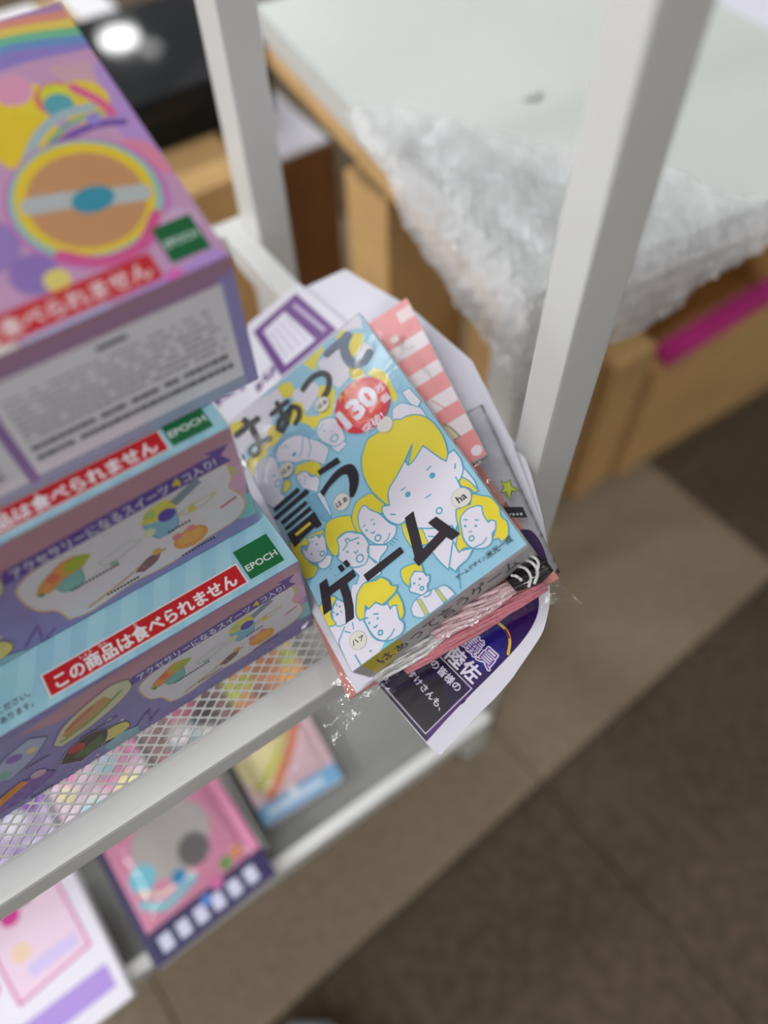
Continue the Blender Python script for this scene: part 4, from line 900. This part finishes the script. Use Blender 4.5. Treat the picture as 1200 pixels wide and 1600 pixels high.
# ------------------------------------------------------------------ packs on the lower tray
def pack(name, label, x0, y0, w, h, z, tilt, rotz, paint, group=None, th=0.018, cover=True):
    t = thing(name, label, 'package', (x0, y0, z), group)
    t.rotation_euler = (math.radians(tilt), 0, math.radians(rotz))
    link('pack_body', bm_mesh(box_bm(0, w, 0, h, 0, th, 0.003), 'pack_body'), M['card'], t)
    a = Art(w * 1000, h * 1000); paint(a, w * 1000, h * 1000)
    link('pack_print', a.mesh('pack_print'), None, t, Matrix.Translation((0, h, th + .0001)))
    if cover:
        bm = bmesh.new(); g = []
        for j in range(13):
            g.append([bm.verts.new((w * (.08 + .84 * i / 12), h * (.22 + .7 * j / 12), th + .0005 + .012 * ((1 - (i / 6 - 1) ** 6) * (1 - (j / 6 - 1) ** 6)))) for i in range(13)])
        for j in range(12):
            for i in range(12): bm.faces.new((g[j][i], g[j][i + 1], g[j + 1][i + 1], g[j + 1][i]))
        link('blister', bm_mesh(bm, 'blister', True), M['bag'], t)
    return t
def p_navy(a, w, h):
    a.rect(0, 0, w, h, (230, 150, 180)); a.rect(0, h * .78, w, h, (58, 52, 92)); a.rect(0, 0, w * .06, h, (70, 66, 96))
    a.dot(w * .5, h * .34, w * .3, (196, 190, 186), h * .26); a.dot(w * .6, h * .5, w * .12, (120, 116, 116)); a.dot(w * .2, h * .45, w * .1, (130, 210, 226)); a.stroke([(w * .12, h * .6), (w * .26, h * .7), (w * .5, h * .66)], 8, (150, 212, 220)); a.stroke([(w * .14, h * .52), (w * .28, h * .62), (w * .5, h * .6)], 4, (240, 210, 190)); a.dot(w * .42, h * .6, 7, (60, 150, 200))
    for k in range(6): a.rect(w * (.1 + k * .14), h * .84, w * (.19 + k * .14), h * .95, (214, 212, 236))
    a.dot(w * .62, h * .78, 6, (230, 120, 180)); a.dot(w * .74, h * .72, 6, (120, 170, 90)); a.dot(w * .84, h * .7, 5, (240, 160, 80)); a.dot(w * .5, h * .84, 5, (90, 130, 210))
def p_blue(a, w, h):
    a.rect(0, 0, w, h, (240, 206, 214)); a.fill([(0, 0), (w * .55, 0), (w * .5, h * .5), (w * .2, h * .7), (0, h * .4)], (238, 226, 170)); a.stroke([(w * .9, 2), (w * .6, h * .4), (w * .2, h * .75)], 9, (226, 130, 90)); a.stroke([(w * .75, 2), (w * .48, h * .35), (w * .1, h * .6)], 7, (206, 206, 90))
    a.rect(0, h * .78, w, h, (130, 180, 220)); a.dot(w * .45, h * .8, 5, (236, 240, 244)); a.rect(w * .1, h * .86, w * .8, h * .93, (222, 234, 244))
def p_white(a, w, h):
    a.rect(0, 0, w, h, (236, 230, 240)); a.fill([(w * .45, h * .05), (w * .9, h * .05), (w * .92, h * .62), (w * .5, h * .66)], (240, 212, 228), 2.5, 1, (214, 110, 165)); a.dot(w * .62, h * .2, 9, (214, 60, 150)); a.dot(w * .72, h * .13, 10, (70, 60, 70)); a.dot(w * .6, h * .42, 8, (240, 210, 180)); a.rect(w * .6, h * .5, w * .88, h * .58, (214, 200, 240))
    a.rect(w * .35, h * .76, w * .95, h * .9, (180, 150, 222)); a.dot(w * .4, h * .5, 7, (226, 80, 140)); a.dot(w * .16, h * .3, 13, (214, 226, 200)); a.dot(w * .18, h * .8, 26, (222, 214, 244))
    a.stroke([(w * .02, h * .72), (w * .16, h * .68), (w * .34, h * .8), (w * .28, h * .92)], 5, (60, 52, 66)); a.dot(w * .12, h * .92, 9, (110, 70, 170))
def p_col(cols):
    def f(a, w, h):
        a.rect(0, 0, w, h, cols[0]); rnd = random.Random(sum(cols[1]))
        for k in range(16): a.dot(rnd.random() * w, rnd.random() * h, 6 + rnd.random() * 10, cols[1 + k % (len(cols) - 1)])
    return f
pack('blister_pack', 'pink blister pack with dark navy band of lettering on lower shelf', -0.168, 0.139, 0.126, 0.130, 0.2225, 3, 3, p_navy)
pack('blister_pack', 'small pack with yellow, orange and blue print on lower shelf near its corner', -0.032, 0.192, 0.088, 0.085, 0.202, 2, -3, p_blue)
pack('blister_pack', 'white pack with lilac band and black curl at lower left corner of shelf', -0.352, 0.128, 0.160, 0.150, 0.2225, 4, 2, p_white, cover=False)
for (x, y, w, h, cs, lab) in (
    (0.000, 0.305, 0.085, 0.12, [(206, 140, 104), (240, 170, 90), (190, 200, 90), (240, 214, 190), (120, 104, 96)], 'orange and green speckled pack seen through the mesh shelf'),
    (-0.096, 0.300, 0.090, 0.12, [(150, 120, 120), (206, 120, 150), (90, 150, 160), (236, 226, 224), (96, 90, 96)], 'plum and teal speckled pack seen through the mesh shelf'),
    (-0.196, 0.295, 0.092, 0.12, [(232, 206, 220), (244, 240, 244), (232, 150, 190), (170, 220, 230), (246, 236, 170)], 'pale pink and white speckled pack seen through the mesh shelf'),
    (-0.310, 0.290, 0.105, 0.12, [(206, 190, 222), (60, 110, 214), (240, 236, 244), (150, 110, 190), (206, 80, 110)], 'lilac and royal blue speckled pack seen through the mesh shelf')):
    pack('toy_pack', lab, x, y, w, h, 0.2005, 0, random.uniform(-3, 3), p_col(cs), 'toy packs at the back of the lower shelf')
dv = box('tray_divider', -0.041, -0.0385, 0.168, 0.30, 0.2003, 0.25, M['grey'], None, 0.0008)
tag(dv, 'thin grey upright divider between two packs on the lower shelf', 'divider')

# ------------------------------------------------------------------ white table
tbl = thing('work_table', 'white laminate table with pale edge behind the rack', 'table', (0.349, 0.318, 0))
tbl.rotation_euler = (0, 0, math.radians(-6.5))
TW, TD, TZ = 1.1, 0.57, 0.60
box('table_top', 0, TW, 0, TD, TZ - 0.006, TZ, M['table'], tbl, 0.0015)
box('edge_band', 0.0006, TW - .0006, 0.0006, TD - .0006, TZ - 0.034, TZ - 0.0062, M['tedge'], tbl, 0.001)
box('wooden_apron', 0.001, 0.020, 0.05, TD - 0.02, TZ - 0.056, TZ - 0.0342, M['cardboard'], tbl)
for (x, y) in ((0.004, 0.004), (TW - 0.075, 0.012), (0.36, TD - 0.075), (TW - 0.12, TD - 0.075)):
    box('leg', x, x + 0.045, y, y + 0.045, 0, TZ - 0.0345, M['paint'], tbl, 0.003)
bm = bmesh.new()
for k, (x, y, r) in enumerate(((0, 0, .006), (.008, .002, .004), (-.007, .003, .0035))):
    bmesh.ops.create_uvsphere(bm, u_segments=12, v_segments=6, radius=r, matrix=Matrix.Translation((x, y, 0)) @ Matrix.Diagonal((1.3, .8, .25, 1)))
lint = link('lint_scrap', bm_mesh(bm, 'lint_scrap', True), mat('grey_lint', (176, 178, 172), 0.9, var=0.2, scale=300))
lint.location = (0.537, 0.535, 0.6012)
tag(lint, 'small grey scrap of lint on the white table top', 'lint')
pw = box('paper_on_table', 0, 0.3, 0, 0.3, 0, 0.0012, M['paper'])
pw.location = (0.82, 0.37, 0.6003); pw.rotation_euler = (0, 0, math.radians(-4))
tag(pw, 'white paper sheet lying flat on the white table at the right edge', 'paper')

# bubble wrap hanging over the table corner
def wrap_mesh():
    bm = bmesh.new(); st = 0.0026; na, nb = 150, 165; vv = {}
    bw = 0.0105
    def pos(i, j):
        a0, b0 = -0.115 + i * st, -0.125 + j * st
        r = 0.030
        def fold(q):
            if q >= 0: return q, 0.0
            L = -q
            if L < r * math.pi / 2: return -r * math.sin(L / r) * 0.9, -r * (1 - math.cos(L / r))
            return -r * 0.9 - (L - r * math.pi / 2) * 0.10, -r - (L - r * math.pi / 2)
        xa, za = fold(a0); yb_, zb = fold(b0)
        z = -math.sqrt(za * za + zb * zb) if min(za, zb) < -1e-9 else 0
        row = j % 2
        jj = round(b0 / (bw * .866)); off = (bw / 2 if jj % 2 else 0)
        ii = round((a0 - off) / bw)
        d = math.hypot(a0 - off - ii * bw, b0 - jj * bw * .866)
        bub = 0.0030 * max(0, 1 - (d / (bw * .47)) ** 2) ** .5
        big = noise.noise(Vector((a0 * 9, b0 * 9, 3))) * .012 + noise.noise(Vector((a0 * 30, b0 * 30, 8))) * .009 + noise.noise(Vector((a0 * 75, b0 * 75, 5))) * .004
        lift = 0.010 + big * .8 + bub * .9
        ov = -z
        nx = -1 if a0 < 0 else 0; ny = -1 if b0 < 0 else 0
        k = min(1, ov / 0.03)
        return Vector((xa + nx * lift * k, yb_ + ny * lift * k, z + lift * (1 - .7 * k))), a0, b0
    for i in range(na):
        for j in range(nb):
            p, a0, b0 = pos(i, j)
            lim = 1.0 + noise.noise(Vector((a0 * 14, b0 * 14, 0))) * .10
            if max(a0, 0) / .22 + max(b0, 0) / .30 > lim: continue
            if a0 < -0.058 - .010 * noise.noise(Vector((b0 * 12, 2, 0))) + max(0, b0) * .14 or b0 < -0.084 + .016 * noise.noise(Vector((a0 * 12, 5, 0))) + max(0, a0) * .24: continue
            if a0 < 0 and b0 < 0 and math.hypot(a0, b0) > .088 + .012 * noise.noise(Vector((a0 * 30, b0 * 30, 4))): continue
            vv[i, j] = bm.verts.new(p)
    for (i, j) in list(vv):
        if (i + 1, j) in vv and (i, j + 1) in vv and (i + 1, j + 1) in vv:
            bm.faces.new((vv[i, j], vv[i + 1, j], vv[i + 1, j + 1], vv[i, j + 1]))
    bmesh.ops.delete(bm, geom=[v for v in bm.verts if not v.link_faces], context='VERTS')
    return bm_mesh(bm, 'bubble_wrap', True)
bw_o = link('bubble_wrap', wrap_mesh(), M['bubble'])
bw_o.location = (0.346, 0.316, 0.603); bw_o.rotation_euler = (0, 0, math.radians(-6.5))
tag(bw_o, 'crumpled clear bubble wrap draped over the corner of the white table', 'bubble wrap')

# ------------------------------------------------------------------ cardboard boxes and the rest behind
def carton(name, label, x0, x1, y0, y1, z1, m, rz=0, open_top=False, flaps=()):
    t = thing(name, label, 'box', (x0, y0, 0)); t.rotation_euler = (0, 0, math.radians(rz))
    w, d, th = x1 - x0, y1 - y0, 0.005
    box('side_panel', 0, w, 0, th, 0, z1, m, t); box('side_panel', 0, w, d - th, d, 0, z1, m, t)
    box('side_panel', 0, th, th, d - th, 0, z1, m, t); box('side_panel', w - th, w, th, d - th, 0, z1, m, t)
    box('bottom_panel', th, w - th, th, d - th, 0.001, 0.006, m, t)
    if not open_top:
        box('flap', 0, w, 0, d / 2 - .001, z1, z1 + .004, m, t); box('flap', 0, w, d / 2 + .001, d, z1, z1 + .004, m, t)
        box('tape', 0.0, w, d / 2 - .025, d / 2 + .025, z1 + .0042, z1 + .0046, M['tape'], t)
    for (nm, ox, oy, ax, ang, fw, fl_) in flaps:
        f = box('flap', -fw / 2, fw / 2, 0, fl_, 0, .004, m, t)
        f.location = (ox, oy, z1 - .002); f.rotation_euler = (math.radians(ang), 0, math.radians(ax)); f.rotation_mode = 'XYZ'
    return t
M['tape'] = mat('packing_tape', (190, 160, 115), 0.25, var=0.05)
carton('cardboard_box', 'open tan cardboard box with a pink folder in it, on the carpet under the table', 0.695, 1.24, 0.385, 0.76, 0.24, M['cardboard'], -2, True)
carton('cardboard_box', 'narrow tan cardboard box squeezed against the open box with the pink folder', 0.610, 0.684, 0.392, 0.62, 0.29, M['cardboard'], 1)
carton('cardboard_box', 'narrow tan cardboard box just behind the front post, leftmost of the three in its row', 0.512, 0.594, 0.40, 0.56, 0.31, M['cardboard'], 4)
carton('cardboard_box', 'tan cardboard box standing behind the table leg', 0.402, 0.53, 0.60, 0.68, 0.50, M['cardboard'], 2)
carton('cardboard_box', 'cardboard box under the table, darkened for the shade there, with a white sheet on top', 0.395, 0.515, 0.90, 1.20, 0.385, M['cardboard2'], 0)
carton('cardboard_box', 'tan cardboard box carrying the black case', 0.02, 0.362, 0.85, 1.35, 0.425, M['cardboard'], 0)
wp = box('paper_on_box', 0.40, 0.51, 0.905, 1.06, 0.3902, 0.394, M['paper'])
tag(wp, 'white sheet lying on the shade-darkened cardboard box under the table', 'paper')
pf = thing('pink_folder', 'bright pink folder lying in the open cardboard box', 'folder', (0.715, 0.388, 0.2405))
pf.rotation_euler = (math.radians(8), 0, math.radians(1))
box('folder_cover', 0, 0.44, 0, 0.030, 0, 0.014, M['pink'], pf, 0.004)
box('folder_spine', -0.003, 0.443, -0.003, 0.0, -0.002, 0.016, M['pink'], pf, 0.002)
bc = thing('black_case', 'glossy black flat case on the cardboard box behind the rack', 'case', (0.03, 0.955, 0.4302))
box('case_lid', 0, 0.43, 0, 0.26, 0.036, 0.070, M['black'], bc, 0.004)
box('case_base', 0.002, 0.428, 0.003, 0.258, 0, 0.0355, M['darkblack'], bc, 0.004)
wb = thing('white_carton', 'small white carton behind the black case', 'box', (0.20, 1.235, 0.4302))
link('carton_body', bm_mesh(box_bm(0, 0.16, 0, 0.1, 0, 0.06, 0.002), 'carton_body'), M['card'], wb)
box('carton_tape', 0.06, 0.10, -0.0004, 0.1004, 0.0602, 0.0606, M['tape'], wb)

# ------------------------------------------------------------------ shoe at the bottom edge
sh = thing('shoe', 'grey fabric shoe toe on the dark carpet at the bottom edge', 'shoe', (-0.146, -0.078, 0.0))
sh.rotation_euler = (0, 0, math.radians(-14))
def shoe_outline(t):  # t 0 heel .. 1 toe -> half width, centre x
    return 0.046 * (0.62 + 0.38 * math.sin(math.pi * min(1, t * 1.15) * .62 + .2)) * (1 - max(0, (t - .86) / .14) ** 2.4) ** .5 * min(1, (t / .05 + .2) ** .5), 0.006 * math.sin(t * 2.6)
def loft(zs, hs, name, m):
    bm = bmesh.new(); n, kk = 24, 16; rings = []
    for i in range(n + 1):
        t = min(0.9995, max(0.002, i / n)); hw, cx = shoe_outline(t); y = -0.14 + 0.27 * t
        top = hs(t); ring = []
        for k in range(kk):
            a_ = math.pi * 2 * k / kk; cz = (zs + top) / 2; hz = (top - zs) / 2
            sx_ = math.copysign(abs(math.cos(a_)) ** .6, math.cos(a_)); sz_ = math.copysign(abs(math.sin(a_)) ** .6, math.sin(a_))
            ring.append(bm.verts.new((cx + hw * sx_, y, cz + hz * sz_)))
        rings.append(ring)
    for r0, r1 in zip(rings, rings[1:]):
        for k in range(kk): bm.faces.new((r0[k], r0[(k + 1) % kk], r1[(k + 1) % kk], r1[k]))
    bm.faces.new(rings[0]); bm.faces.new(rings[-1][::-1])
    bmesh.ops.recalc_face_normals(bm, faces=bm.faces)
    return link(name, bm_mesh(bm, name, True), m, sh)
loft(0.0, lambda t: 0.026, 'sole', M['sole'])
up = loft(0.022, lambda t: 0.056 + 0.05 * max(0, 1 - t * 1.5) ** .8 + .012 * math.sin(min(1, t) * 3), 'upper', M['shoe'])
bm = bmesh.new()
for k in range(4):
    y = -0.01 + k * 0.018; z = 0.079 - k * .004
    tube_bm([(-0.022, y, z - .008), (-0.008, y + .004, z), (0.010, y - .004, z), (0.026, y, z - .008)], 0.0025, 6, bm)
link('laces', bm_mesh(bm, 'laces', True), M['sole'], sh)
